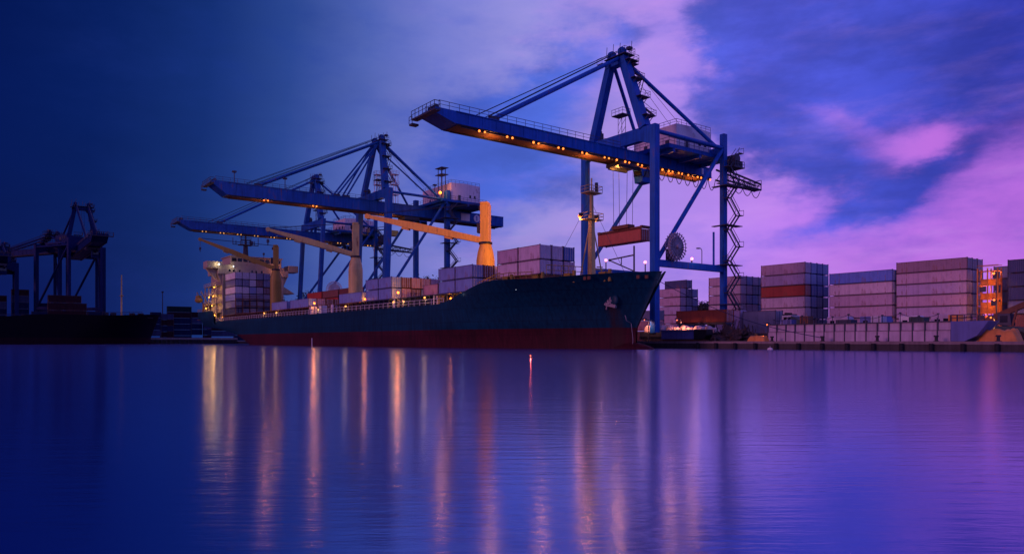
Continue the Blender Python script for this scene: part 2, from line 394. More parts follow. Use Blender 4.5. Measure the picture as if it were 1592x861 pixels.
QX, QY, QZ = -331.0, 96.0, 1.1
q = MB()
def slab(mb, poly, z0, z1, side=1, top=0):
    n = len(poly)
    mb.add([(x, y, z1) for x, y in poly], [tuple(range(n))], top)
    for i in range(n):
        a, b2 = poly[i], poly[(i + 1) % n]
        mb.add([(a[0], a[1], z0), (b2[0], b2[1], z0), (b2[0], b2[1], z1), (a[0], a[1], z1)], [(0, 1, 2, 3)], side)
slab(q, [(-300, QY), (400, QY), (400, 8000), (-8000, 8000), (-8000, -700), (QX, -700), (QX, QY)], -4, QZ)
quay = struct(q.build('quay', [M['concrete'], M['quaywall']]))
# a pale coping stone along the edge
cp = MB(); cp.bb(-299, 400, QY - .02, QY + .7, QZ - .25, QZ + .12); struct(cp.build('kerb', M['concrete']))
g = MB(); g.add([(-8000, 128, QZ + .01), (399, 128, QZ + .01), (399, 7900, QZ + .01), (-8000, 7900, QZ + .01)], [(0, 1, 2, 3)]); struct(g.build('ground', M['asphalt']))
# older fender wharf beyond the stern: timber face on piles
t = thing('wharf', 'low dark timber wharf on piles past the stern of the big ship', 'wharf', (QX, QY, 0))
mb = MB(); mb.bb(.05, .9, -130, -.2, 1.75, 2.6); mb.build('capping_beam', M['concrete'], t)
for i in range(40):
    mb = MB(); y = -1.2 - i * 1.75; mb.bb(.2, .75, y - .5, y, -.3, 1.74); mb.build('pile', M['dark'], t)
mb = MB(); mb.bb(.06, .18, -130, -.2, -.3, 1.74); mb.build('backing_wall', M['quaywall'], t)
for i in range(15):
    f = MB(); x = -76.5 + i * 3.6; f.tube((x, QY - .35, -.4), (x, QY - .35, .95), .26, 10)
    o = f.build('fender', M['rubber']); tag(o, 'black rubber fender hanging on the dark quay face beside the water', 'fender', 'fenders on the quay face')

def bollard(x, y, label):
    m_ = MB(); m_.tube((0, 0, 0), (0, 0, .55), .20, 10, .17); m_.tube((0, 0, .55), (0, 0, .75), .30, 10, .26); m_.tube((0, 0, .0), (0, 0, .06), .36, 10)
    o = m_.build('bollard', M['dark']); o.location = (x, y, QZ + .125); tag(o, label, 'bollard', 'mooring bollards on the kerb'); return o
bl = bollard(-73.5, QY + .35, 'small black mooring bollard on the quay kerb')
for x in (-63.2, -55.2, -47.5, -40.2, -33.4):
    o = bl.copy(); COL.objects.link(o); o.location.x = x

# ------------------------------------------------------------------ containers
_cm = {}
def cmesh(L, H, colname, logo=0, far=False):
    key = (L, H, colname, logo, far)
    if key in _cm: return _cm[key]
    m = CC[colname]; W = 2.3
    b = MB()
    b.bb(-L / 2 + .06, L / 2 - .10, -W / 2 + .05, W / 2 - .05, .10, H - .09)
    for y in (-W / 2 + .06, W / 2 - .06):
        b.bb(-L / 2, L / 2, y - .06, y + .06, .06, .19, 1); b.bb(-L / 2, L / 2, y - .05, y + .05, H - .15, H - .05, 1)
        for x in (-L / 2 + .08, L / 2 - .08): b.bb(x - .075, x + .075, y - .058, y + .058, .191, H - .151, 1)
        for x in (-L / 2 + .09, L / 2 - .09):
            for z in (.06, H - .06): b.bb(x - .09, x + .09, y - .075, y + .075, z - .06, z + .06, 2)
    if logo:   # faded round emblem strokes on the long side and the end
        k = 14
        for cx0 in (-.2, .55) if logo == 1 else (-.1,):
            for i in range(k):
                a = math.pi * (.15 + 1.5 * i / k); b.box((L / 2 - .085, cx0 + .30 * math.cos(a), H * .52 + .42 * math.sin(a)), (.03, .2, .2), 2)
    body = b.mesh('body', [m, M_frame(colname), M['dark']])
    doors = []
    for s in (-1, 1):
        d = MB(); y0, y1 = (.02, W / 2 - .13) if s > 0 else (-W / 2 + .13, -.02)
        d.bb(L / 2 - .099, L / 2 - .055, y0, y1, .20, H - .16)
        for z in (.5, 1.0, 1.5, 2.0): d.bb(L / 2 - .054, L / 2 - .04, y0 + .05, y1 - .05, z * H / 2.4 - .05, z * H / 2.4 + .05)
        r = MB()
        for y in ((y0 + .28), (y1 - .28)): r.tube((L / 2 - .02, y, .2), (L / 2 - .02, y, H - .16), .05, 5); r.bb(L / 2 - .03, L / 2 + .03, y - .16, y + .05, H * .4, H * .4 + .06)
        doors.append((d.mesh('door', m), r.mesh('lock_rod', M['galv'])))
    _cm[key] = (body, doors); return _cm[key]
_fm = {}
def M_frame(colname):
    if colname not in _fm:
        c = CC[colname].node_tree.nodes
        base = [n for n in c if n.type == 'VECT_MATH'][0].inputs[0].default_value
        _fm[colname] = paint('frame_' + colname, tuple(v * .55 for v in base), .6, .35, .8, rust=.5)
    return _fm[colname]
def container(x, y, z, L, H, col, label, group, rz=0.0, parts=True, logo=0, cat='container'):
    body, doors = cmesh(L, H, col, logo)
    if not parts:
        o = bpy.data.objects.new('shipping_container', body); COL.objects.link(o); o.location = (x, y, z); o.rotation_euler = (0, 0, rz)
        return tag(o, label, cat, group)
    t = thing('shipping_container', label, cat, (x, y, z), rz, group)
    o = bpy.data.objects.new('body', body); COL.objects.link(o); o.parent = t
    for dm, rm in doors:
        d = bpy.data.objects.new('door', dm); COL.objects.link(d); d.parent = t
        r_ = bpy.data.objects.new('lock_rod', rm); COL.objects.link(r_); r_.parent = d
    return t
TIER = ['top', 'second from top', 'third from top', 'fourth from top', 'fifth from top', 'sixth from top', 'seventh from top', 'lowest']
ROWW = ['front', 'second', 'third', 'fourth', 'fifth', 'sixth', 'seventh']
CNAME = dict(rust='rusty', plum='plum', azure='bright blue',mauve='mauve', lilac='lilac', grey='grey', pale='pale pink', blue='blue', lightblue='light blue', red='red', brown='brown', maroon='maroon', rose='rose', green='green',
             navy='navy', orange='orange', white='white', slate='slate', dimgreen='dark green', dimred='dark maroon', dimblue='dark blue', dimgrey='dim grey')
def stack(x1, y0, z0, L, H, tiers, rows, cols, where, group, row_word='row', x_list=None, tops=None, parts=True, wob=.05, pitch=2.36, skip=lambda k, j: False, logo=lambda k, j: 0):
    """rows go back from y0 (water side face); tiers counted from the top; x1 = end that carries the doors"""
    for j in range(rows):
        n = tiers if tops is None else tops[j]
        for k in range(n):
            ti = n - 1 - k                           # index from the top of this row
            if skip(ti, j): continue
            c = cols(ti, j)
            container(x1 - L / 2 + random.uniform(-wob, wob), y0 + 1.15 + j * pitch + random.uniform(-.02, .02), z0 + k * (H + .012), L, H, c,
                      f"{CNAME[c]} container {TIER[ti]} in {ROWW[j]} {row_word} of {where}", group, parts=parts, logo=logo(ti, j))
# the yard behind the barrier
ZG = QZ + .06
YG = 'containers stacked in the yard'
rnd = random.Random(3)
def pick(*a): return rnd.choice(a)
A_FRONT = ['mauve', 'lilac', 'red', 'pale', 'pale', 'mauve', 'grey']
stack(-86.4, 144, ZG, 10.9, 2.44, 7, 4, lambda t, j: A_FRONT[t] if j == 0 else pick('lightblue', 'slate', 'lightblue', 'blue') if t < 5 else pick('slate', 'navy', 'brown'), 'tall stack with one red side', YG)
B_FRONT = ['azure', 'pale', 'mauve', 'mauve', 'mauve', 'grey']
stack(-68.5, 145, ZG, 13.1, 2.36, 6, 4, lambda t, j: B_FRONT[t] if j == 0 else pick('lilac', 'slate', 'lilac', 'grey'), 'blue topped yard stack', YG)
C_FRONT = ['plum', 'mauve', 'lilac', 'mauve', 'lilac', 'mauve', 'mauve']
stack(-55.6, 146, ZG, 12.7, 2.2, 7, 3, lambda t, j: ('plum' if t == 0 else 'lilac') if j == 1 else C_FRONT[t] if j == 0 else pick('slate', 'mauve', 'brown'), 'plum topped yard stack', YG)
stack(-103.4, 145, ZG, 9.2, 2.2, 7, 6, lambda t, j: ['mauve', 'pale', 'mauve', 'pale', 'mauve', 'rose', 'rose'][t] if j == 0 else pick('lilac', 'lightblue', 'slate', 'lightblue', 'mauve'), 'stack behind stair leg', YG)
stack(-121.4, 145, ZG, 7.2, 2.25, 7, 3, lambda t, j: ['mauve', 'mauve', 'lilac', 'mauve', 'mauve', 'grey', 'grey'][t] if j == 0 else pick('lightblue', 'slate', 'navy'), 'stack behind the bow', YG, tops=[6, 7, 6])
stack(-113.0, 127, ZG, 12.0, 2.4, 3, 1, lambda t, j: ('slate', 'rose', 'brown')[t], 'pile seen under the bow rake', YG)
# stacks in the orange lit corner
stack(-47.6, 152, ZG, 5.9, 2.3, 6, 2, lambda t, j: pick('navy', 'slate', 'maroon', 'navy'), 'slim stack by orange lamps', YG, parts=False)
stack(-42.5, 141, ZG, 5.0, 2.3, 6, 3, lambda t, j: pick('navy', 'slate', 'brown', 'navy', 'slate'), 'dark stack past orange lamps', YG, parts=False)
stack(-34.0, 128, ZG, 5.9, 2.3, 5, 2, lambda t, j: pick('navy', 'slate', 'navy'), 'dark stack at picture edge', YG, parts=False)

# ------------------------------------------------------------------ quay cranes
def ladder_zig(mb, x, y, z0, z1, run, rise, wdt=.8, dirv=Vector((0, 1, 0)), deck=True, side=Vector((1, 0, 0))):
    """zigzag stair: flights and landings with rails"""
    z = z0; sgn = 1; base = Vector((x, y, 0))
    while z < z1 - .1:
        h = min(rise, z1 - z)
        a = base + dirv * (0 if sgn > 0 else run) + UP * z; b = base + dirv * (run if sgn > 0 else 0) + UP * (z + h)
        for o in (0, wdt): mb.beam(a + side * o, b + side * o, .09, .34)
        for o in (0, wdt): mb.tube(a + side * o + UP * 1.0, b + side * o + UP * 1.0, .07, 4, cap=False)
        c0 = b - side * .1; c1 = b + side * (wdt + .2)
        e = dirv * (sgn * 1.0)
        mb.add([c0 + UP * .0, c1, c1 + e, c0 + e, c0 - UP * .12, c1 - UP * .12, c1 + e - UP * .12, c0 + e - UP * .12],
               [(0, 1, 2, 3), (7, 6, 5, 4), (0, 4, 5, 1), (1, 5, 6, 2), (2, 6, 7, 3), (3, 7, 4, 0)])
        mb.tube(c1 + e, c1 + e + UP * 1.0, .05, 4, cap=False); mb.tube(c0 + e, c0 + e + UP * 1.0, .05, 4, cap=False); mb.tube(c0 + e + UP, c1 + e + UP, .05, 4, cap=False)
        z += h; sgn = -sgn
    return mb

def quay_crane(label, X, Y, p, rz=0.0, group='ship to shore gantry cranes', lamps=None, mat='crane', dark='steel', light=True, lampcol='lamp_orange'):
    """local axes: y towards land from the waterside rail, x along the rail, z from the quay"""
    t = thing('gantry_crane', label, 'crane', (X, Y, QZ), rz, group)
    mt, dk, rl = M[mat], M[dark], M['rail'] if dark == 'steel' else M[dark]
    g2, G, top = p['gap'] / 2, p['gauge'], p['top']; z0, z1 = p['girder']; tip, back = p['tip'], p['back']
    lean = p.get('lean', 0.0); lw = p.get('leg', 1.3); gw = p.get('gw', 2.6)
    ap = p['apex']
    # four legs, each on a bogie
    for sx in (-1, 1):
        for yy, ln, w_ in ((0, lean, lw), (G, 0, lw * .82)):
            o = MB().beam((sx * g2, yy - ln, 1.6), (sx * g2, yy, top if yy == 0 else top + 1.6), w_, w_, ref=Vector((0, 1, 0))).build('leg', mt, t, .04)
            bg = MB(); bg.bb(sx * g2 - 3.2, sx * g2 + 3.2, yy - ln - .5, yy - ln + .5, .9, 1.7); bg.bb(sx * g2 - 3.4, sx * g2 + 3.4, yy - ln - .35, yy - ln + .35, .45, .9)
            b_ = bg.build('bogie', dk, o)
    # frames
    lb = p['low']
    for sx in (-1, 1):
        MB().beam((sx * g2, -lean * .6 + lw * .5, lb), (sx * g2, G - lw * .42, lb), .9, 1.25).build('portal_beam', mt, t, .03)
        MB().tube((sx * g2, .6, lb + .5), (sx * g2, G - .5, top - 1.6), .42, 12).build('diagonal_brace', mt, t)
        MB().tube((sx * g2, lw * .5, top - 1.1), (sx * g2, G - lw * .42, top - 1.2), .40, 12).build('top_pipe', mt, t)
    MB().prism([(-g2 + lw * .5 + .003, top), (g2 - lw * .5 - .003, top), (g2 - lw * .5 - .003, top - 3.4), (g2 - 3.2, top - 2.5), (-g2 + 3.2, top - 2.5), (-g2 + lw * .5 + .003, top - 3.4)], 'y', -lw * .46, lw * .46).build('cross_beam', mt, t, .04)
    MB().bb(-g2 + lw * .42, g2 - lw * .42, G - .55, G + .55, top - 3.0, top - .9).build('cross_beam', mt, t, .04)
    MB().bb(-g2 + lw * .42, g2 - lw * .42, G - .5, G + .5, 1.9, 3.3).build('sill_beam', mt, t, .03)
    # hangers between cross beams and the girder
    for yy in (0, G):
        mb = MB()
        for sx in (-1, 1): mb.bb(sx * gw * .8 - .25, sx * gw * .8 + .25, yy - .4, yy + .4, z1, top - (2.5 if yy == 0 else 3.0))
        mb.build('hanger', mt, t)
    # boom girder with its drooped nose
    b = MB()
    n0 = tip
    prof = [(n0, z1), (back, z1), (back, z0), (n0 + 3.6, z0), (n0, z1 - .9)]
    b.prism(prof, 'x', -gw, gw)
    for i in range(int((back - n0 - 6) / 2.8)):
        yy = n0 + 6 + i * 2.8
        for sx in (-1, 1): b.bb(sx * (gw + .03) - .04, sx * (gw + .03) + .04, yy, yy + .12, z0 + .1, z1 - .1)
    for sx in (-1, 1): b.bb(sx * (gw + .05) - .1, sx * (gw + .05) + .1, n0 + 3.7, back, z1 - .12, z1 + .003); b.bb(sx * (gw + .05) - .1, sx * (gw + .05) + .1, n0 + 3.7, back, z0 - .003, z0 + .12)
    boom = b.build('boom_girder', [mt], t)
    mb = MB()
    for sx in (-1, 1): mb.bb(sx * (gw - .5) - .14, sx * (gw - .5) + .14, n0 + 5, back - .4, z0 - .28, z0 - .063); mb.bb(sx * (gw) - .11 * sx - .12, sx * gw - .11 * sx + .12, n0 + 4, back - .2, z0 - .1, z0 - .004)
    mb.build('trolley_track', dk, boom)
    rb = MB()
    for sx in (-1, 1): rb.rail([(sx * (gw - .1), n0 + .6, z1), (sx * (gw - .1), -1.5, z1)], 1.15, 1.9, .05)
    rb.build('railing', rl, boom)
    # end platform with railing and sheaves
    mb = MB(); mb.bb(-gw - 1.4, gw + 1.4, n0 - 1.1, n0 - .003, z1 - 1.0, z1 - .75)
    mb.rail([(-gw - 1.4, n0 - 1.1, z1 - .75), (gw + 1.4, n0 - 1.1, z1 - .75)], 1.2, 1.3, .06)
    mb.rail([(gw + 1.4, n0 - 1.1, z1 - .75), (gw + 1.4, n0 - .1, z1 - .75)], 1.2, 1.0, .06)
    mb.bb(-gw - 1.6, -gw - .6, n0 - 1.4, n0 - .2, z1 - 1.9, z1 - 1.6); mb.rail([(-gw - 1.6, n0 - 1.4, z1 - 1.6), (-gw - .6, n0 - 1.4, z1 - 1.6)], 1.1, .9, .06)
    for i in range(4): mb.tube((-.9 + i * .6, n0 + .8, z1 + .35), (-.7 + i * .6, n0 + .8, z1 + .35), .5, 10)
    mb.build('end_platform', dk, t)
    # mast tower: front A-frame
    for sx in (-1, 1):
        w_ = 1.7 if sx > 0 else 1.5
        MB().beam((sx * (g2 - 2.4), 0, top + .004), (sx * p['ax'], ap[0], ap[1]), w_, w_, w_ * .92, w_ * .92, ref=Vector((0, 1, 0))).build('mast_leg', mt, t, .04)
    mb = MB(); mb.bb(-p['ax'] - 1.2, p['ax'] + 1.2, ap[0] - .8, ap[0] + .8, ap[1] - 2.0, ap[1] - .6)
    for sx in (-1, 1): mb.tube((sx * p['ax'] - .28, ap[0], ap[1] + .3), (sx * p['ax'] + .28, ap[0], ap[1] + .3), 1.0, 14); mb.bb(sx * p['ax'] - .6, sx * p['ax'] + .6, ap[0] - .6, ap[0] + .6, ap[1] - .59, ap[1] + .9)
    mb.build('mast_head', mt, t, .03)
    mb = MB()
    px_ = p['ax']
    mb.bb(-px_ - .9, px_ + 1.9, ap[0] - 1.3, ap[0] + 1.5, ap[1] - .55, ap[1] - .42)
    mb.rail([(px_ + .6, ap[0] - 1.3, ap[1] - .4), (px_ + 1.9, ap[0] - 1.3, ap[1] - .4), (px_ + 1.9, ap[0] + 1.5, ap[1] - .4), (px_ - .6, ap[0] + 1.5, ap[1] - .4)], 1.1, 1.2, .045); mb.bb(px_ - .4, px_ + 2.2, ap[0] + .9, ap[0] + 2.2, ap[1] - 2.2, ap[1] - 2.08); mb.rail([(px_ - .4, ap[0] + 2.2, ap[1] - 2.1), (px_ + 2.2, ap[0] + 2.2, ap[1] - 2.1)], 1.0, 1.2, .045); mb.bb(-px_ - 1.9, -px_ - .5, ap[0] - 2.2, ap[0] - .7, ap[1] - 1.3, ap[1] - 1.2); mb.rail([(-px_ - 1.9, ap[0] - 2.2, ap[1] - 1.2), (-px_ - .5, ap[0] - 2.2, ap[1] - 1.2)], 1.0, 1.0, .045)
    for i in range(7):
        xx = -px_ - 1.2 + i * (2 * px_ + 2.6) / 6; mb.tube((xx, ap[0] + (-1.2 if i % 2 else 1.0), ap[1]), (xx + .15, ap[0] + (-1.2 if i % 2 else 1.0), ap[1] + rnd.uniform(1.2, 2.3)), .07, 4)
    mb.bb(px_ + .4, px_ + 1.3, ap[0] + .6, ap[0] + 1.5, ap[1] + .8, ap[1] + 1.3)
    mb.build('mast_platform', dk, t)
    # platforms and stair flights up the mast leg
    if p.get('stairs', True):
        mb = MB(); n = 4; s0 = Vector((g2 - 2.4, 0, top)); s1 = Vector((p['ax'], ap[0], ap[1])); prev = None
        for i in range(n):
            c = s0.lerp(s1, (i + .55) / n)
            mb.bb(c.x - 1.1, c.x + 1.9, c.y + .9, c.y + 1.9, c.z, c.z + .10); mb.bb(c.x + .9, c.x + 1.9, c.y - .9, c.y + .9, c.z + .002, c.z + .10)
            mb.rail([(c.x - 1.1, c.y + 1.9, c.z + .1), (c.x + 1.9, c.y + 1.9, c.z + .1), (c.x + 1.9, c.y - .9, c.z + .1)], 1.0, 1.4, .04)
            for q_ in (-1, 1): mb.beam((c.x + 1.9, c.y + q_ * .7 + .5, c.z), (c.x + .6, c.y + q_ * .7 + .3, c.z - 1.3), .1, .1)
            cur = Vector((c.x - 1.2 if i % 2 else c.x + 1.6, c.y + 1.6, c.z))
            if prev is not None:
                for o in (-.35, .35): mb.beam(prev + Vector((0, o, .1)), cur + Vector((0, o, 0)), .06, .2)
                mb.tube(prev + UP * 1.1, cur + UP * 1.0, .045, 4, cap=False)
            prev = cur
        mb.build('mast_stair', dk, t)
    # stays
    for sx in (-1, 1):
        MB().tube((sx * p['ax'], ap[0] + .3, ap[1] - 1.0), (sx * (g2 - .02), G - 2.6, top - 1.15), .36, 10).build('back_stay', mt, t)
    fs = p['forestay']
    for fy, rr in fs:
        for sx in (-1, 1):
            MB().tube((sx * p['ax'] * .9, ap[0] - .7, ap[1] - .9), (sx * (gw - .5), fy, z1 + .25), rr, 8).build('forestay', mt, t)
            mb = MB(); mb.bb(sx * (gw - .5) - .35, sx * (gw - .5) + .35, fy - .9, fy + .9, z1 + .003, z1 + .55); mb.build('stay_lug', dk, boom)
    mb = MB()
    for k_, dz in ((0, .5), (1, 1.25)):
        for sx in (-1, 1): mb.tube((sx * p['ax'] * .9, ap[0] - 1.2, ap[1] - .1 + dz * .3), (sx * (gw - .5), fs[0][0] - 1.2 - k_ * 2.0, z1 + .4), .07, 4, cap=False)
    mb.tube((0, ap[0] + 1, ap[1]), (1.5, G - 6, top + 3.4), .05, 4, cap=False); mb.tube((.8, ap[0] + 1, ap[1]), (2.6, G - 4, top + 3.4), .05, 4, cap=False)
    mb.build('hoist_rope', M['cable'], t)
    # machinery house on its platform over the back of the girder
    hx0, hx1, hy0, hy1, hz0, hz1 = p['house']
    mb = MB(); mb.bb(hx0 - 2.0, hx1 + 1.6, hy0 - 4.0, hy1 + 1.5, hz0 - .8, hz0 - .05)
    for yy in (hy0 - 2.5, (hy0 + hy1) / 2, hy1 + 1.2):
        mb.bb(hx0 - 1.9, hx1 + 1.5, yy - .3, yy + .3, hz0 - 1.5, hz0 - .802)
        if hz0 - 1.6 > z1 + .3:
            for sx in (-1, 1): mb.bb(sx * gw * .8 - .3, sx * gw * .8 + .3, yy - .28, yy + .28, z1 + .003, hz0 - 1.602)
    plat = mb.build('house_platform', mt, t)
    mb = MB(); mb.rail([(hx0 - 2.0, hy0 - 4.0, hz0 - .05), (hx1 + 1.6, hy0 - 4.0, hz0 - .05), (hx1 + 1.6, hy1 + 1.5, hz0 - .05)], 1.15, 1.5, .05); mb.build('railing', rl, plat)
    house = MB().prism([(hy0, hz0 - .048), (hy1, hz0 - .048), (hy1, hz1 - .25), ((hy0 + hy1) / 2, hz1), (hy0, hz1 - .25)], 'x', hx0, hx1).build('machinery_house', M['white'] if dark == 'steel' else mt, t, .03)
    mb = MB(); mb.bb(hx1 + .003, hx1 + .06, hy0 + 2.6, hy0 + 3.5, hz0 + .02, hz0 + 2.0); mb.build('door', dk, house)
    mb = MB()
    for q_ in (.62, .78): mb.bb(hx1 + .003, hx1 + .05, hy0 + (hy1 - hy0) * q_, hy0 + (hy1 - hy0) * q_ + .7, hz0 + 1.5, hz0 + 2.4)
    mb.build('window', M['glass'], house)
    mb = MB()
    for q_ in (.25, .5, .75): mb.bb(hx0 + (hx1 - hx0) * q_, hx0 + (hx1 - hx0) * q_ + .9, hy0 - .06, hy0 - .003, hz0 + .9, hz0 + 1.9)
    mb.build('louvre', dk, house)
    mb = MB(); mb.rail([(hx0 + .1, hy0 + .1, hz1 - .3), (hx1 - .1, hy0 + .1, hz1 - .3), (hx1 - .1, hy1 - .1, hz1 - .3)], 1.0, 1.6, .05); mb.build('railing', rl, house)
    # cabinets, lattice platform and rear festoon gallery
    mb = MB()
    mb.bb(-g2 + 1.6, -g2 + 3.0, .9, 2.2, top + .004, top + 2.2); mb.tube((-g2 + 2.3, 1.5, top + 2.2), (-g2 + 2.3, 1.5, top + 2.6), .7, 10)
    mb.build('electrical_cabinet', M['steel'] if dark == 'steel' else dk, t)
    mb = MB(); tx = -1.0
    for a_, b_ in ((-.5, -.5), (.5, -.5), (.5, .5), (-.5, .5)): mb.tube((tx + a_, 2 + b_, z1), (tx + a_, 2 + b_, top + 4.4), .07, 4)
    for i in range(4):
        zz_ = z1 + 1 + i * (top + 3 - z1) / 4; mb.tube((tx - .5, 1.5, zz_), (tx + .5, 1.5, zz_ + 1.4), .05, 4); mb.tube((tx + .5, 1.5, zz_), (tx + .5, 2.5, zz_ + 1.4), .05, 4)
    mb.bb(tx - 1.7, tx + 1.3, .9, 3.0, top + 4.4, top + 4.55); mb.rail([(tx - 1.7, .9, top + 4.55), (tx + 1.3, .9, top + 4.55), (tx + 1.3, 3.0, top + 4.55)], 1.1, 1.0, .05)
    mb.build('light_tower', dk, t)
    if p.get('gallery'):
        ga = p['gallery']; mb = MB()
        x0, x1 = g2 - 2.4, g2 - .9
        for xx in (x0, x1):
            for zz_ in (z0 - 1.9, z0 + .2): mb.tube((xx, G + .9, zz_), (xx, ga, zz_ - (1.5 if zz_ > z0 - 1 else .6)), .2, 6)
            n = 7
            for i in range(n):
                ya = G + .9 + (ga - G - .9) * i / n; yb = G + .9 + (ga - G - .9) * (i + 1) / n
                za = z0 + .2 - 1.5 * i / n; zb = z0 + .2 - 1.5 * (i + 1) / n
                mb.tube((xx, ya, z0 - 1.9 - .6 * i / n), (xx, yb, zb), .08, 4); mb.tube((xx, yb, z0 - 1.9 - .6 * (i + 1) / n), (xx, yb, zb), .08, 4)
        mb.bb(x0, x1, G + .9, ga, z0 - 2.6, z0 - 2.45)
        mb.rail([(x1 + .1, G + .9, z0 - 2.45), (x1 + .1, ga, z0 - 2.45)], 1.1, 1.6, .05); mb.rail([(x0, ga, z0 - 2.45), (x1 + .1, ga, z0 - 2.45)], 2.0, 1.0, .07)
        mb.build('rear_gallery', dk, t)
        mb = MB(); back_ = G + 1.9; mb.bb(g2 + .4, g2 + 2.0, back_ - 1.0, back_ + 1.6, z0 + .2, z0 + 1.4); mb.tube((g2 - .6, back_ + .2, z0 + 1.9), (g2 + 1.8, back_ + .2, z0 + 1.9), .9, 12)
        mb.rail([(g2 + 2.1, back_ - 1.4, z0 + .2), (g2 + 2.1, back_ + 2.0, z0 + .2)], 1.1, 1.0, .06); mb.bb(g2 - 1.2, g2 + 2.2, back_ - 1.4, back_ + 2.0, z0 + .0, z0 + .195)
        mb.build('winch', dk, t)
    # festoon loops
    mb = MB(); y = p.get('fest', (2.5, G + 1))[0]; y_end = p.get('fest', (2.5, G + 1))[1]
    while y < y_end:
        pts = [(gw + .35, y + 2.6 * i / 10, z0 - .2 - 2.5 * (1 - (2 * i / 10 - 1) ** 2)) for i in range(11)]
        mb.path(pts, .075, 5); y += 2.6
    if p.get('gallery'):
        mb.build('festoon_cable', M['cable'], t); mb = MB()
        for i in range(4):
            y = G + 1.5 + i * (ga - G - 4) / 3.4; mb.path([(g2 - .8, y + 3.2 * j / 8, z0 - 2.6 - .25 * i * .4 - 1.5 * (1 - (2 * j / 8 - 1) ** 2)) for j in range(9)], .075, 5)
    if mb.v: mb.build('festoon_cable', M['cable'], t)
    # stairs up the landward leg
    if p.get('leg_stairs', True):
        mb = MB(); ladder_zig(mb, g2 + .9, G - .1, 3.5, top - 2, 2.9, 3.1, .9, Vector((0, 1, 0)))
        for i in range(int((top - 6) / 7.8)):
            zz_ = 7.4 + i * 7.8; mb.bb(g2 - 1.6, g2 + 2.0, G - 1.7, G - .7, zz_ - .14, zz_); mb.bb(g2 + .6, g2 + 2.2, G - .68, G + 3.2, zz_ - .14, zz_)
        mb.build('leg_stair', dk, t)
    # cable reel on the lower beam
    if p.get('reel'):
        rx_, ry_, rz_, rr = p['reel']; mb = MB(); n = 40
        for i in range(n):
            a = 2 * math.pi * i / n; b2 = 2 * math.pi * (i + 1) / n
            for r_ in (rr * .97, rr * .45, rr * .72):
                for xo in (-.32, .32): mb.beam((rx_ + xo, ry_ + r_ * math.cos(a), rz_ + r_ * math.sin(a)), (rx_ + xo, ry_ + r_ * math.cos(b2), rz_ + r_ * math.sin(b2)), .10, .10)
        for i in range(24):
            a = 2 * math.pi * i / 24
            for xo in (-.32, .32): mb.beam((rx_ + xo, ry_ + .3 * math.cos(a), rz_ + .3 * math.sin(a)), (rx_ + xo * 1.2, ry_ + rr * 1.06 * math.cos(a), rz_ + rr * 1.06 * math.sin(a)), .16, .12)
        mb.tube((rx_ - .24, ry_, rz_), (rx_ + .24, ry_, rz_), rr * .74, 28); mb.tube((rx_ - .7, ry_, rz_), (rx_ + .9, ry_, rz_), .4, 12)
        reel = mb.build('cable_reel', p.get('reelmat', M['reel']), t)
        mb = MB(); mb.bb(rx_ - 1.2, rx_ - .45, ry_ - 1.4, ry_ + .5, lb + .63, lb + 2.6); mb.build('reel_motor', dk, reel)
    # trolley, cab and ropes
    ty = p.get('trolley')
    if ty is not None:
        mb = MB(); mb.bb(-gw + .2, gw - .2, ty - 2.6, ty + 2.6, z0 - .95, z0 - .3)
        for sx in (-1, 1): mb.bb(sx * (gw - .8) - .3, sx * (gw - .8) + .3, ty - 2.4, ty + 2.4, z0 - 1.3, z0 - .952)
        tr = mb.build('trolley', dk, t)
        mb = MB(); mb.prism([(ty + 3.0, z0 - 3.6), (ty + 5.4, z0 - 3.6), (ty + 5.4, z0 - 1.0), (ty + 2.6, z0 - 1.0)], 'x', 0.2, 2.4); cab = mb.build('operator_cab', mt, t, .03)
        mb = MB(); mb.bb(.35, 2.25, ty + 2.60, ty + 2.68, z0 - 2.4, z0 - 1.3); mb.bb(2.403, 2.45, ty + 3.2, ty + 5.0, z0 - 2.6, z0 - 1.4); mb.build('window', M['glass'], cab)
        if p.get('spreader'):
            sz = p['spreader']; mb = MB()
            for sx in (-1.9, 1.9):
                for sy in (-.8, .8): mb.tube((sx, ty + sy, z0 - 1.0), (sx * .9, ty + sy, sz + 1.2), .06, 4, cap=False)
            mb.build('spreader_rope', M['cable'], t)
            mb = MB(); mb.bb(-2.2, 2.2, ty - .9, ty + .9, sz + .55, sz + 1.2); mb.bb(-5.6, 5.6, ty - .35, ty + .35, sz + .2, sz + .55)
            for sx in (-5.7, 5.7): mb.bb(sx - .25, sx + .25, ty - 1.12, ty + 1.12, sz, sz + .5)
            mb.build('spreader', p.get('sprmat', M['rustm']), t)
    if dark == 'steel':
        mb = MB(); mb.bb(-gw + .25, gw - .18, n0 + 4.2, back - .3, z0 - .06, z0 - .004); mb.build('soffit_plate', M['rustm'], boom)
    # flood lamps under the girder
    if lamps:
        for (yy, pair) in lamps:
            for o in ((-.55, .55) if pair else (0,)):
                mb = MB(); mb.box((gw - .30, yy + o, z0 - .34), (.5, .34, .3), 1); mb.ball((gw - .02, yy + o, z0 - .40), rnd.uniform(.15, .21), 0, 10, 8)
                mb.build('floodlight', [M[lampcol], dk], t)
    return t

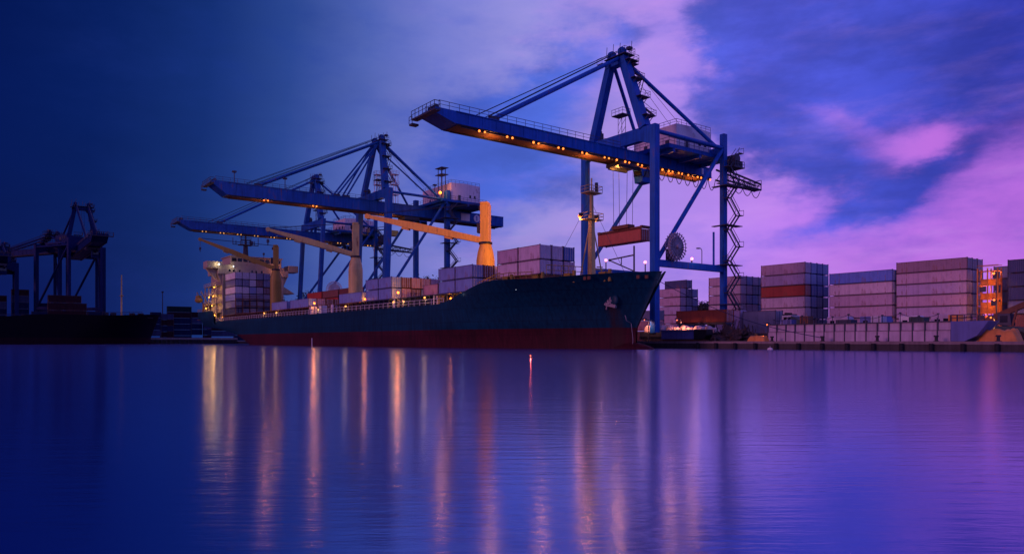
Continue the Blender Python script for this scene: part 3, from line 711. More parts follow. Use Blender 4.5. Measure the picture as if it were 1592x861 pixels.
P1 = dict(gap=18.5, gauge=20.1, top=39.6, girder=(34.5, 36.5), tip=-42.0, back=25.5, apex=(-.3, 54.8), ax=1.35, low=14.4, leg=1.3, gw=2.2,
          forestay=[(-30.6, .36)], house=(-5.0, 6.2, 9.6, 20.2, 37.5, 42.5), gallery=34.0, fest=(3.0, 26), reel=(10.5, 4.3, 17.5, 2.5), trolley=1.3, spreader=21.2)
LAMPS1 = [(-33.3 + 5.62 * i, True) for i in range(6)] + [(-2.6, False), (0.2, True), (3.7, True)] + [(9.6 + 2.98 * i, True) for i in range(6)]
c1 = quay_crane('blue gantry crane with lamp lined boom over the ship bow', -98.9, 100, P1, lamps=LAMPS1)
ORL = [(-30, 900), (-19, 900), (-8, 1000), (0, 1500), (6, 1300), (15, 1200), (22, 900)]
for yy, wts in ORL: lamp((0, yy, 33.0), ORANGE, wts * .42, .25, c1)
# lamp and post on the lower beam
mb = MB(); mb.tube((9.25, 13.4, 15.03), (9.25, 13.4, 17.6), .08, 6); mb.path([(9.25, 13.4, 17.6), (9.25, 13.1, 18.0), (9.25, 12.5, 18.0)], .07, 6); mb.bb(9.0, 9.5, 12.0, 12.6, 17.85, 18.05); mb.build('lamp_post', M['steel'], c1)
mb = MB(); mb.ball((9.25, 10.4, 15.8), .3, 0, 10, 7); mb.tube((9.25, 10.4, 15.03), (9.25, 10.4, 15.5), .15, 6, mi=1); mb.build('floodlight', [M['lamp_pink'], M['steel']], c1)
lamp((10.3, 10.4, 16.1), PINK, 80, .4, c1)
mb = MB(); mb.tube((9.25, 17.0, 15.03), (9.25, 17.0, 21.5), .20, 8); mb.build('aerial', M['crane'], c1)
mb = MB(); mb.bb(2.203, 2.26, 22.2, 22.8, 34.9, 36.1); mb.build('white_mark', M['white'], c1)

P2 = dict(gap=19.8, gauge=20.2, top=45.6, girder=(39.4, 42.8), tip=-48.0, back=47.5, apex=(1.4, 62.0), ax=2.3, low=15.5, leg=1.75, gw=2.5, lean=1.6,
          forestay=[(-36, .34), (-13, .26), (-10, .26), (27, .24)], house=(-7.6, 10.2, 21.5, 32.5, 44.3, 50.2), fest=(60, 60), trolley=12.0, leg_stairs=True)
c2 = quay_crane('tall blue gantry crane with big white machinery house amidships', -203.5, 100, P2, mat='crane_b', lamps=[(-34, True), (-20, True), (3, True), (20, False)])
for yy, wts in ((-34, 500), (-20, 500), (4, 900), (16, 500)): lamp((2.0, yy, 37.9), ORANGE, wts, .3, c2)
mb = MB(); mb.ball((10.9, 17, 46.0), .5, 0, 10, 7); mb.build('floodlight', [M['lamp_orange']], c2); lamp((11.8, 17, 46.4), ORANGE, 900, .5, c2)
mb = MB(); mb.bb(2.503, 2.6, 30.2, 33.6, 39.9, 42.3); mb.build('sign_plate', M['white'], c2)
mb = MB(); mb.tube((2.503, 36.4, 41.1), (2.6, 36.4, 41.1), 1.2, 20); s_ = mb.build('round_sign', M['white'], c2)
mb = MB(); mb.bb(2.603, 2.64, 36.25, 36.6, 40.3, 41.9); mb.bb(2.603, 2.64, 36.0, 36.249, 41.5, 41.75); mb.build('numeral', M['crane_b'], s_)
for xx, yy in ((-8.2, 24), (9.6, 20), (-6, -2), (-2, -20), (2, -28), (2, -42)):
    mb = MB(); mb.tube((xx * .28, yy, 42.8), (xx * .28, yy, 46 + (4 if yy > 10 else 0)), .12, 5); mb.bb(xx * .28 - .5, xx * .28 + .5, yy - .5, yy + .5, 46 + (4 if yy > 10 else 0), 46.4 + (4 if yy > 10 else 0)); mb.build('mast_post', M['steel'], c2)
for xx in (6.5, 8.5):
    mb = MB(); mb.tube((xx, 19, 43.3), (xx, 19, 54.5), .13, 5); mb.tube((xx, 20.4, 43.3), (xx, 20.4, 54.5), .13, 5); mb.bb(xx - 1, xx + 1, 18.4, 21, 52.4, 52.55); mb.bb(xx - 1, xx + 1, 18.4, 21, 54.5, 54.65); mb.build('light_tower', M['steel'], c2)
for xx, yy in ((-4.5, 3.5), (-1.0, 7.5)):
    mb = MB()
    for a_, b_ in ((-.8, -.8), (.8, -.8), (.8, .8), (-.8, .8)): mb.tube((xx + a_, yy + b_, 43), (xx + a_, yy + b_, 52.5), .10, 4)
    for zz_ in (46, 49.2, 52.4): mb.bb(xx - 1.1, xx + 1.1, yy - 1.1, yy + 1.1, zz_, zz_ + .15); mb.rail([(xx - 1.1, yy - 1.1, zz_ + .15), (xx + 1.1, yy - 1.1, zz_ + .15), (xx + 1.1, yy + 1.1, zz_ + .15)], 1.0, 1.1, .06)
    mb.build('light_tower', M['white'], c2)

P3 = dict(P1); P3.update(gap=18.9, top=43.2, girder=(36.4, 39.2), tip=-45.5, back=26.5, apex=(.7, 59.0), low=15.2, house=(-5, 6, 9.6, 21, 40.2, 45.0), gallery=36.0, fest=(22, 30), reel=(10.4, 3.6, 18.2, 2.9), reelmat=M['white'],
                          trolley=9, spreader=None, forestay=[(-33, .36)], lean=2.2)
c3 = quay_crane('blue gantry crane furthest along the quay, behind the ship bridge', -252.6, 100, P3, mat='crane_b', lamps=[(-38 + 5.62 * i, True) for i in range(8)] + [(9 + 4 * i, True) for i in range(5)], lampcol='lamp_warm')
for yy in (-30, -14, 4, 18): lamp((1.9, yy, 35.2), ORANGE, 260, .3, c3)
mb = MB(); mb.bb(4, 6.6, 26.5, 31, 40.0, 42.0); mb.build('winch_cover', M['yellow'], c3)

P4 = dict(P1); P4.update(gap=15.2, top=38.0, girder=(34.6, 37.2), tip=-50, back=24, gw=2.5, apex=(.7, 54.4), ax=2.3, low=13, house=(-4, 5, 9, 18, 38.6, 42), gallery=None, fest=(60, 60), reel=None, trolley=-30, spreader=None, leg_stairs=False)
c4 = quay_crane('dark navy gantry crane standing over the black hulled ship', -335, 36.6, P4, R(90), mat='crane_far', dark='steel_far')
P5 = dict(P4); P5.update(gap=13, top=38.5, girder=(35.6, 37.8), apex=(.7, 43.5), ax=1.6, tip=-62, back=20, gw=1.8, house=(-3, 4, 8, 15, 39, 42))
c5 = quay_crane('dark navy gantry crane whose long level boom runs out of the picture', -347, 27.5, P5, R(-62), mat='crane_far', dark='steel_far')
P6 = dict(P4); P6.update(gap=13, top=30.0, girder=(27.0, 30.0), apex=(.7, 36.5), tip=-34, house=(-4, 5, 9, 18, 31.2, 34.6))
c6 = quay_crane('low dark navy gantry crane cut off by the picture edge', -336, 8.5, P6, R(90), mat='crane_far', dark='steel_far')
mb = MB(); mb.ball((7.9, 2, 7.0), .35, 0); mb.build('floodlight', M['lamp_warm'], c4); lamp((9, 1.6, 6.5), WARM, 40, .3, c4)

# ------------------------------------------------------------------ the container ship
def wb(mb, name, mats, parent, bevel=0.0):
    """build a part whose mesh is written in world coordinates"""
    o = mb.build(name, mats, parent, bevel); r = parent
    off = Vector((0, 0, 0))
    while r: off += r.location; r = r.parent if r.parent and r.type == 'EMPTY' else None
    if parent.type == 'EMPTY': o.matrix_parent_inverse = Matrix.Translation(-parent.location)
    return o
def ss(a, b, x):
    t = min(1, max(0, (x - a) / (b - a))); return t * t * (3 - 2 * t)

def hull_mesh(cx, prm):
    """lofted hull along local x; returns builder, level list and a side lookup"""
    xs, xb, hb = prm['stern'], prm['bow'], prm['half']
    lev = prm['levels']
    n = 96
    rows = []
    for i in range(n + 1):
        t = i / n; t = t if t < .5 else .5 + .5 * (1 - (1 - (t - .5) * 2) ** 1.5)
        rows.append([prm['pt'](t, l) for l in range(len(lev))])
    mb = MB()
    for side in (-1, 1):
        vs = [(x, cx + side * b, z) for row in rows for (x, b, z) in row]
        m_ = len(lev); fs = []; mi = []
        for i in range(n):
            for l in range(m_ - 1): fs.append((i * m_ + l, (i + 1) * m_ + l, (i + 1) * m_ + l + 1, i * m_ + l + 1)); mi.append(1 if l < prm['red'] else 0)
        for f, q_ in zip(fs, mi): pass
        o = len(mb.v); mb.v += vs
        for f, q_ in zip(fs, mi): mb.f.append([k + o for k in f]); mb.m.append(q_); mb.sm.append(True)
    m_ = len(lev)
    # transom
    for l in range(m_ - 1):
        a, b = rows[0][l], rows[0][l + 1]
        mb.add([(a[0], cx - a[1], a[2]), (a[0], cx + a[1], a[2]), (b[0], cx + b[1], b[2]), (b[0], cx - b[1], b[2])], [(0, 1, 2, 3)], 1 if l < prm['red'] else 0)
    return mb, rows

LV = [-2.5, 0.0, 1.6, 3.3, 3.301, 5.0, 6.6, None, None]
def ship_top(x):
    z = 8.0
    z += 3.9 * (1 - ss(-268.5, -265.5, x))
    z += 3.25 * ss(-113.5, -97.5, x) + .55 * ss(-92, -71, x) - .25 * ss(-97, -86, x)
    return z
def ship_pt(t, l):
    z = LV[l]
    stem = lambda zz: -77.2 + 5.6 * max(0, (zz - 3.0) / 8.6) ** 1.05
    stern = lambda zz: -248 if zz <= 0 else -248 - 14 * min(1, zz / 3.3) - 28 * ss(3.3, 7.6, zz)
    if z is None:
        xtop = -291 + (219.4) * t
        zt = ship_top(xtop)
        z = zt if l == len(LV) - 1 else 6.6 + (zt - 6.6) * .55
    x0, x1 = stern(z), stem(min(z, 11.6)); x = x0 + (x1 - x0) * t
    fl = min(1, max(0, z / 11.5))
    ent = .70 + .18 * fl                       # where the entrance starts
    ee = 1.7 + .3 * fl
    u = max(0, (t - ent) / (1 - ent)); b = 13.0 * max(0, 1 - u ** ee) ** (.85 + .15 * fl)
    if t > .999: b = .12 + .5 * max(0, fl - .4)
    run = .16 - .155 * ss(3, 8, z); v = max(0, 1 - t / run) if run > 0 else 0
    b *= 1 - v ** 2 * (1 - .45 * ss(0, 6, z) - .5 * ss(6, 8, z))
    return (x, max(b, .06), z)
ship = thing('cargo_ship', 'long dark blue container ship with red waterline and three deck cranes', 'ship', (-180, 82, 0))
mb, hrows = hull_mesh(82, dict(stern=0, bow=0, half=13, levels=LV, red=3, pt=ship_pt))
hull = wb(mb, 'hull', [M['hull_blue'], M['hull_red']], ship)
def side_at(x, z):
    """y of the water side shell at x, z"""
    best = None
    for row in hrows:
        for (xx, b, zz) in row:
            d = abs(xx - x) * .6 + abs(zz - z)
            if best is None or d < best[0]: best = (d, 82 - b)
    return best[1]
# bulb, decks
mb = MB(); mb.ball((-79.6, 82, -.5), 1.0, 0, 20, 14, (6.2, 2.0, 1.62)); wb(mb, 'bulb', M['hull_red'], ship)
mb = MB()
for (x0, x1, z) in ((-290.8, -267, 9.2), (-266.9, -112, 7.85)):
    mb.bb(x0, x1, 69.4, 94.6, z - .2, z)
poly = []
for row in hrows:
    x, b, z = row[-1]
    if x > -98: poly.append((x - .8, b))
mb.prism([(x, 82 - max(.05, b - 1.1)) for x, b in poly if b > 1.2] + [(x, 82 + max(.05, b - 1.1)) for x, b in reversed(poly) if b > 1.2], 'z', 10.0, 10.25)
wb(mb, 'deck', M['deckpaint'], ship)
# rust-stained fairleads and mooring pipes at the bow edge, deck bulwark rail
mb = MB()
for xx in (-80.5, -74.0):
    for dx in (-.45, .45):
        y = side_at(xx + dx, 11) - .06; mb.box((xx + dx, y, 10.75), (.55, .22, .5))
wb(mb, 'fairlead', M['rustm'], ship)
mb = MB(); mb.ball((-93.2, side_at(-93.2, 9.6) - .05, 9.6), .08, 0, 8, 6); wb(mb, 'side_lamp', M['lamp_white'], ship)
mb = MB(); y_ = 69.4
mb.rail([(-264, y_, 7.9), (-113, y_, 7.9)], 1.15, 2.2, .05); wb(mb, 'railing', M['white'], ship)
# hatch coamings, cell guides, stanchions and walkways
bays = [(-260, -212), (-211, -197.2), (-196.6, -182), (-164, -149.4), (-148.4, -135), (-133, -118.5), (-117.4, -104.6)]
for a_, b_ in bays:
    mb = MB(); mb.bb(a_, b_, 72.3, 91.5, 7.86, 9.85); mb.bb(a_ + .3, b_ - .3, 71.9, 91.9, 9.853, 9.97); wb(mb, 'hatch_cover', M['steel'], ship)
for a_, b_ in bays:
    mb = MB(); x = a_ + .4
    while x < b_:
        mb.bb(x - .12, x + .12, 69.9, 70.2, 7.86, 9.95); mb.beam((x, 70.05, 8.1), (x + 1.5, 70.05, 9.9), .09, .09); x += 2.05
    mb.bb(a_, b_, 69.75, 71.8, 9.80, 9.96); wb(mb, 'lashing_frame', M['rustm'] if a_ < -150 else M['steel'], ship)
mb = MB()
for x in (-180.5, -174, -166.5, -134.2, -118.0, -103.5): mb.bb(x - .7, x + .7, 70.6, 72.2, 7.86, 10.1); mb.tube((x + 1.1, 70.4, 7.86), (x + 1.1, 70.4, 9.4), .22, 8); mb.ball((x + 1.1, 70.4, 9.5), .34, 0, 8, 6)
wb(mb, 'vent', M['white'], ship)
mb = MB(); x = -180
for x in (-180, -176.8, -172, -168.5): mb.tube((x, 70.3, 7.86), (x, 70.3, 10.2), .09, 5)
mb.tube((-181, 70.3, 10.2), (-166, 70.3, 10.2), .09, 5); mb.tube((-181, 70.3, 9.2), (-166, 70.3, 9.2), .07, 5)
wb(mb, 'pipe_run', M['rustm'], ship)
# deck crane builder
def deck_crane(Xc, Yc, zb, zr, zt, ang, Lj, ztip, mat, hook=2.6):
    mb = MB()
    n = 16
    prof = [(1.6, zb), (1.85, zb + 1.2), (1.85, zr - 3.6), (1.6, zr - 2.0), (1.15, zr - .35)]
    for (r0, z0_), (r1, z1_) in zip(prof, prof[1:]): mb.tube((Xc, Yc, z0_), (Xc, Yc, z1_), r0, n, r1, cap=False)
    col = MB(); col.v, col.f, col.m, col.sm = list(mb.v), list(mb.f), list(mb.m), list(mb.sm)
    col.tube((Xc, Yc, zr - .35), (Xc, Yc, zr + .1), 1.35, 18, mi=1)
    ca, sa = -math.cos(ang), -math.sin(ang); d = Vector((ca, sa, 0)); nrm = Vector((-sa, ca, 0))
    col.box((Xc, Yc, (zr + .1 + zt) / 2), (1.75, 1.75, zt - zr - .1), 0, ang)
    col.box((Xc + d.x * .1, Yc + d.y * .1, zt + .25), (1.5, 1.9, .5), 0, ang)
    c = wb(col, 'deck_crane', [mat, M['dark']], ship, .05)
    root = Vector((Xc, Yc, zr + .55)) + d * 1.0; tip_ = Vector((Xc, Yc, 0)) + d * Lj; tip_.z = ztip
    jb = MB()
    mid = root.lerp(tip_, .55)
    for o in (-.62, .62):
        jb.beam(root + nrm * o, mid + nrm * o * .9, .34, 1.15, .32, 1.5); jb.beam(mid + nrm * o * .9, tip_ + nrm * o * .55, .32, 1.5, .28, .62)
    for k in range(9):
        p = root.lerp(tip_, (k + .5) / 9.2); jb.beam(p - nrm * .55, p + nrm * .55, .3, .5)
    jb.beam(root.lerp(tip_, .06) + UP * .1, root.lerp(tip_, .96) + UP * .0, .9, .12)
    for k in (.24, .62): p = root.lerp(tip_, k); jb.beam(p - UP * .85, p - UP * .85 + (tip_ - root).normalized() * 1.6, 1.0, .45)
    jb.tube(tip_ - nrm * .5, tip_ + nrm * .5, .55, 14); jb.tube(root - nrm * .9, root + nrm * .9, .4, 12)
    def sub(mbx, nm, m_):
        o = mbx.build(nm, m_); o.parent = c; o.matrix_parent_inverse = c.matrix_parent_inverse.inverted() @ c.matrix_parent_inverse if False else Matrix.Identity(4); return o
    sub(jb, 'jib', mat)
    rp = MB()
    for o in (-.45, .45): rp.tube(Vector((Xc, Yc, zt + .3)) + nrm * o + d * .6, tip_ + nrm * o + UP * .4, .05, 4, cap=False)
    for o in (-.15, .15): rp.tube(tip_ + nrm * o, tip_ + nrm * o - UP * hook, .04, 4, cap=False)
    sub(rp, 'luffing_rope', M['cable'])
    hk = MB(); hk.box(tip_ - UP * (hook + .35), (.7, .5, .8)); hk.path([tip_ - UP * (hook + .75 + .5 * i / 6 * 1.2) + nrm * .35 * math.sin(i * .8) for i in range(7)], .12, 6); sub(hk, 'hook', M['steel'])
    cb = MB(); cb.box(Vector((Xc, Yc, zr + 2.9)) + d * 1.15 + nrm * .1, (.9, 1.1, 1.9), 0, ang); sub(cb, 'cab', M['dark'])
    bx = MB(); bx.box(Vector((Xc, Yc, zt - .7)) + d * 1.05, (.5, 1.0, .8), 0, ang); sub(bx, 'winch', M['dark'])
    return c
deck_crane(-117.7, 82, 8.5, 20.7, 28.2, R(35.9), 26, 27.2, M['ochre'])
deck_crane(-177.8, 82, 8.5, 23.6, 32.0, R(70), 22, 29.7, M['cream'])
deck_crane(-239.7, 82, 8.5, 25.0, 32.6, R(67), 23.5, 34.2, M['ochre_dim'])
# foremast with lamp yards
fx, fy = -87.2, 82.0
mb = MB(); mb.beam((fx, fy, 10.2), (fx, fy, 22), 1.0, 1.0, .7, .7); mb.beam((fx, fy, 22), (fx, fy, 26), .5, .5, .4, .4); mb.tube((fx, fy, 26), (fx, fy, 28.0), .13, 6)
for dx, dy in ((-.9, -.9), (-.9, .9)): mb.tube((fx + dx * 1.9, fy + dy * 1.5, 10.2), (fx + dx * .2, fy + dy * .3, 20), .12, 5)
for i in range(30): mb.tube((fx + .55, fy - .9, 10.5 + i * .4), (fx + .55, fy - .45, 10.5 + i * .4), .03, 4, cap=False)
for o in (-.9, -.45): mb.tube((fx + .55, fy + o, 10.2), (fx + .55, fy + o, 25), .045, 4, cap=False)
mb.tube((fx, fy + 2.9, 10.2), (fx, fy + .4, 20), .11, 5); mb.tube((fx, fy + 1.2, 13.5), (fx, fy + 2.5, 13.5), .1, 5); mb.bb(fx - .1, fx + .1, fy + .4, fy + 2.6, 13.0, 13.2)
mast = wb(mb, 'foremast', M['cream'], ship)
for zz_, hw in ((21.2, 1.7), (25.6, 1.5)):
    mb = MB(); mb.bb(fx - 1.0, fx + 1.0, fy - hw, fy + hw, zz_ - .14, zz_); mb.rail([(fx - 1, fy - hw, zz_), (fx + 1, fy - hw, zz_), (fx + 1, fy + hw, zz_), (fx - 1, fy + hw, zz_)], 1.0, 1.0, .05); mb.build('mast_platform', M['cream'], mast)
for s in (-1, 1):
    mb = MB(); mb.ball((fx - .9, fy + s * 1.75, 21.75), .34, 0, 10, 7); mb.box((fx - .65, fy + s * 1.75, 21.9), (.35, .7, .6), 1); mb.build('floodlight', [M['lamp_orange'], M['dark']], mast)
mb = MB(); mb.bb(fx - .2, fx + .2, fy + .9, fy + 1.3, 25.7, 27.4); mb.tube((fx + .3, fy - 1.1, 25.6), (fx + .3, fy - 1.1, 27.6), .07, 4); mb.tube((fx, fy, 24), (fx + 7.5, fy + .5, 11.2), .035, 4, cap=False); mb.tube((fx, fy, 25), (fx - 10, fy - 1, 12), .035, 4, cap=False)
mb.build('signal_gear', M['steel'], mast)
for s in (-1, 1): lamp((fx - 1.4, fy + s * 1.75, 21.8), (1.0, .36, .05), 15000, .35, ship, spot=62, aim=(-118.5, 80.5, 21.5)).matrix_parent_inverse = Matrix.Translation(-ship.location)
for s in (-1, 1): lamp((fx - .9, fy + s * 1.9, 21.2), ORANGE, 160, .3, ship).matrix_parent_inverse = Matrix.Translation(-ship.location)
# davit, bow lamps, windlass, handrails
mb = MB(); mb.tube((-77.7, 82, 10.2), (-77.7, 82, 15.9), .14, 6); mb.tube((-77.7, 82, 14.5), (-83, 82, 14.2), .12, 6); mb.tube((-77.7, 82, 12.0), (-83, 82, 14.1), .10, 6); mb.tube((-80.4, 82, 14.35), (-80.4, 82, 13.2), .08, 5); mb.ball((-83, 82, 14.15), .22, 0, 8, 6)
wb(mb, 'davit', M['steel'], ship)
for lx, ly, lz in ((-74.3, 80.8, 13.0), (-81.8, 80, 13.9)):
    mb = MB(); mb.tube((lx, ly, 10.2), (lx, ly, lz - .2), .09, 6, mi=1); mb.ball((lx, ly, lz), .24, 0, 10, 7); wb(mb, 'deck_lamp', [M['lamp_pink'], M['steel']], ship)
    lamp((lx - .5, ly - .4, lz + .1), PINK, 35, .3, ship).matrix_parent_inverse = Matrix.Translation(-ship.location)
for x in (-95.5, -89.5, -84.5, -79.5):
    mb = MB(); yb_ = side_at(x, 11) + 1.1
    mb.bb(x - .7, x + .7, yb_, yb_ + 1.0, 10.26, 11.75); mb.tube((x + 1.3, yb_ + .4, 10.26), (x + 1.3, yb_ + .4, 12.1), .28, 8); wb(mb, 'windlass', M['ochre_dim'], ship)
mb = MB(); mb.rail([(-97.5, 69.4, 11.15), (-93, 69.3, 11.15), (-88, 70.1, 11.0)], 1.0, 1.4, .06); mb.rail([(-104.5, 71.2, 10.3), (-98, 71.2, 11.6)], 1.1, 1.4, .06); mb.rail([(-86, 71.4, 11.4), (-85, 78, 11.4)], 1.6, 1.3, .06); wb(mb, 'handrail', M['ochre_dim'], ship)
mb = MB(); mb.bb(-99.9, -88, 72.3, 90, 10.26, 11.75); wb(mb, 'container_bed', M['rustm'], ship)
# anchor in its pocket, with chain and a hanging rope
ax_ = -79.6; az_ = 7.2; ay_ = side_at(ax_, az_)
nv = Vector((.28, -.92, -.28)).normalized()
o_ = Vector((ax_, ay_, az_)) + nv * .42
mb = MB()
mb.ball(o_ + Vector((.5, .18, .4)), .95, 1, 14, 9, (1, .35, 1.05))
mb.beam(o_ + Vector((.2, 0, .2)), o_ + Vector((.9, .25, 1.0)), .34, .34)
mb.beam(o_ + Vector((-.9, -.05, -.15)), o_ + Vector((.95, .2, -.55)), .42, .5)
mb.beam(o_ + Vector((-.85, -.05, -.1)), o_ + Vector((-1.75, -.15, .45)), .55, .55, .2, .15); mb.beam(o_ + Vector((-.2, -.05, -.25)), o_ + Vector((-.75, -.1, 1.55)), .5, .4, .3, .2)
mb.beam(o_ + Vector((.05, -.05, -.2)), o_ + Vector((.05, -.1, .9)), .3, .3)
mb.beam(o_ + Vector((-.6, -.05, -.3)), o_ + Vector((-.9, -.05, -1.0)), .28, .28, .15, .15)
wb(mb, 'anchor', [M['anchor'], M['hull_blue']], ship)
mb = MB(); pts = []
for i in range(14):
    z_ = 5.2 - 5.4 * i / 13; x_ = -77.9 + .9 * (i / 13) ** .6 - (.35 if i > 9 else 0) * (i - 9) / 4
    pts.append((x_, min(side_at(x_, max(z_, .2)), side_at(x_ - .6, max(z_, .2))) - .25, z_))
mb.path(pts, .045, 5); wb(mb, 'rope', M['anchor'], ship)
# accommodation block and bridge
acc = MB()
XF = -263.0
acc.bb(XF - 15, XF, 71.2, 92.8, 7.86, 24.6)
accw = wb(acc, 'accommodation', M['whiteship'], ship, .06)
mb = MB(); mb.bb(XF - 13, XF + .4, 69.6, 94.4, 24.603, 26.9); mb.bb(XF - 11.5, XF + .2, 71, 93, 26.903, 28.0)
mb.prism([(69.6, 24.6), (71.2, 24.6), (71.2, 20.8)], 'x', XF - 4, XF - .5); mb.prism([(94.4, 24.6), (92.8, 24.6), (92.8, 20.8)], 'x', XF - 4, XF - .5)
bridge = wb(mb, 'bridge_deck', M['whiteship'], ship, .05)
mb = MB(); mb.bb(XF - 11, XF, 74, 92, 28.003, 31.0); mb.bb(XF - 11.4, XF + .5, 73.6, 92.4, 31.003, 31.3)
for y in (66.0, 94.6): mb.bb(XF - 5, XF + .2, y, y + 5.2 if y < 70 else y + 3.6, 26.903, 28.9)
for y0_, y1_ in ((66.0, 69.6), (94.4, 98.2)): mb.bb(XF - 5, XF + .2, y0_, y1_, 26.5, 26.9)
mb.prism([(66.0, 26.497), (69.5, 26.497), (69.5, 22.6)], 'x', XF - 3, XF - 1.5)
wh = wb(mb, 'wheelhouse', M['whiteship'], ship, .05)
for i in range(9):
    mb = MB(); y = 74.4 + i * 1.95; mb.bb(XF + .003, XF + .05, y, y + 1.5, 29.3, 30.5); mb.build('window', M['glass'], wh).matrix_parent_inverse = Matrix.Identity(4)
for lvl, ys in ((25.6, (73.2, 74.6, 76.6, 81.0, 82.4, 84.4, 88.6)), (22.0, (73.5, 90.5)), (18.6, (90.4,))):
    for y in ys:
        mb = MB(); xx = XF + (.403 if lvl > 24.6 else .003); mb.bb(xx, xx + .05, y, y + .6, lvl, lvl + .75)
        mb.build('porthole', M['glass'], accw)
# side galleries with rails on the water side
mb = MB()
for zz_ in (11.2, 14.4, 17.6, 20.8):
    mb.bb(XF - 17, XF - .6, 69.2, 71.197, zz_ - .16, zz_); mb.rail([(XF - 17, 69.25, zz_), (XF - .6, 69.25, zz_), (XF - .6, 71.1, zz_)], 1.05, 1.6, .06)
for x in (XF - 16, XF - 11, XF - 6, XF - 1): mb.bb(x - .15, x + .15, 69.25, 69.55, 7.86, 20.6)
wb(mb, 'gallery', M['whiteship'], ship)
mb = MB(); mb.bb(XF - 8, XF - .5, 92.803, 97.0, 18.6, 18.9); mb.prism([(92.803, 21.4), (97, 18.9), (92.803, 18.9)], 'x', XF - 6, XF - 1)
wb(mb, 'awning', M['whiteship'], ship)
mb = MB(); mb.bb(XF - 25, XF - 17.2, 76, 88, 9.2, 22.5); mb.prism([(78, 22.503), (86, 22.503), (85, 30), (79, 30)], 'x', XF - 24, XF - 18); wb(mb, 'funnel', M['ochre_dim'], ship)
mb = MB(); mb.bb(XF - 24, XF - 16, 70.4, 75.9, 9.2, 15.2); mb.rail([(XF - 27.5, 69.6, 11.95), (XF - 16.5, 69.6, 11.95)], 1.0, 1.5, .06); wb(mb, 'poop_house', M['ochre_dim'], ship)
# lifeboat in its cradle
mb = MB(); mb.ball((XF - 20, 68.2, 16.3), 1.0, 0, 14, 9, (3.6, 1.15, 1.1)); mb.bb(XF - 22, XF - 19, 67.5, 68.9, 16.9, 17.9); lbt = wb(mb, 'lifeboat', M['ochre_dim'], ship)
mb = MB()
for x in (XF - 23, XF - 17): mb.beam((x, 70.5, 15.0), (x, 68.2, 19.4), .3, .3); mb.tube((x, 68.2, 19.4), (x, 68.2, 17.2), .06, 4)
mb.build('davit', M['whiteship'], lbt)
# radar mast
mb = MB(); mx, my = XF - 5, 80.6
mb.beam((mx, my, 31.3), (mx, my, 36), 1.6, 1.6, 1.2, 1.2); mb.beam((mx, my, 36), (mx, my, 43), .6, .6, .3, .3)
for zz_, hw in ((36, 4.6), (38.6, 2.3), (41, 1.9), (42.3, 1.2)): mb.tube((mx, my - hw, zz_), (mx, my + hw, zz_), .14, 5)
mb.bb(mx - 1.5, mx + 1.5, my - 2.3, my + 2.3, 35.8, 36.1); mb.rail([(mx + 1.5, my - 2.3, 36.1), (mx + 1.5, my + 2.3, 36.1)], 1.2, .8, .07)
for y, h in ((-4.5, 2.4), (-3.4, 1.4), (4.5, 3.0), (3.2, 1.6), (-1.6, 3), (1.6, 2.2)): mb.tube((mx, my + y, 36), (mx, my + y, 36 + h), .13, 5)
mb.bb(mx + .3, mx + .7, my - 1.9, my + 1.9, 37.6, 37.95); mb.bb(mx + .3, mx + .6, my - 1.2, my + 1.2, 40.1, 40.4); mb.ball((mx, my - 1.4, 39.4), .5, 0, 8, 6); mb.ball((mx + .2, my + 2.0, 36.9), .7, 0, 8, 6)
rm = wb(mb, 'radar_mast', M['steel'], ship)
mb = MB()
for y, h in ((75.5, 33.4), (90, 35.2), (86.5, 33)): mb.tube((XF - 3, y, 31.3), (XF - 3, y, h), .12, 5); mb.ball((XF - 3, y, h), .45, 0, 8, 6)
wb(mb, 'aerial', M['steel'], ship)
# deck and house lights
def ship_lamp(x, y, z, mat, col, watts, r=.3):
    mb = MB(); mb.ball((x, y, z), r, 0, 10, 7); mb.tube((x, y, z + r * .8), (x, y, z + r + .35), .08, 5, mi=1); wb(mb, 'deck_lamp', [M[mat], M['dark']], ship)
    if watts: lamp((x + .45, y - .45, z), col, watts, .3, ship).matrix_parent_inverse = Matrix.Translation(-ship.location)
ship_lamp(XF + .9, 69.8, 27.9, 'lamp_white', (1, .78, .45), 110, .27)
ship_lamp(XF + 1.1, 74.6, 27.4, 'lamp_white', (1, .78, .45), 60, .2)
ship_lamp(XF + .9, 90.6, 27.0, 'lamp_orange', ORANGE, 300, .34)
for x, z in ((-264.5, 10.2), (-268, 13.6), (-266, 17.0), (-272, 16.8), (-276, 13.0), (-265, 20.0)): ship_lamp(x, 69.0, z, 'lamp_warm', (1, .52, .12), 150, .26)
for x, z, y in ((-259, 9.4, 70.2), (-213.5, 9.4, 69.6), (-203, 9.2, 69.6), (-172.5, 9.0, 69.6), (-156, 9.2, 69.5), (-132.6, 9.2, 69.5), (-128.5, 9.1, 69.6), (-120, 9.5, 69.5)): ship_lamp(x, y, z, 'lamp_warm', WARM, 40, .22)
ship_lamp(-106.6, 69.6, 9.3, 'lamp_white', COOL, 25, .18)
for x, z, w_ in ((-178.8, 10.9, 300), (-149.2, 10.6, 150), (-133.6, 11.2, 340), (-113.2, 9.0, 130), (-109, 9.0, 120), (-102.6, 10.4, 100)):
    ship_lamp(x, 71.1, z, 'lamp_orange', ORANGE, w_, .26)

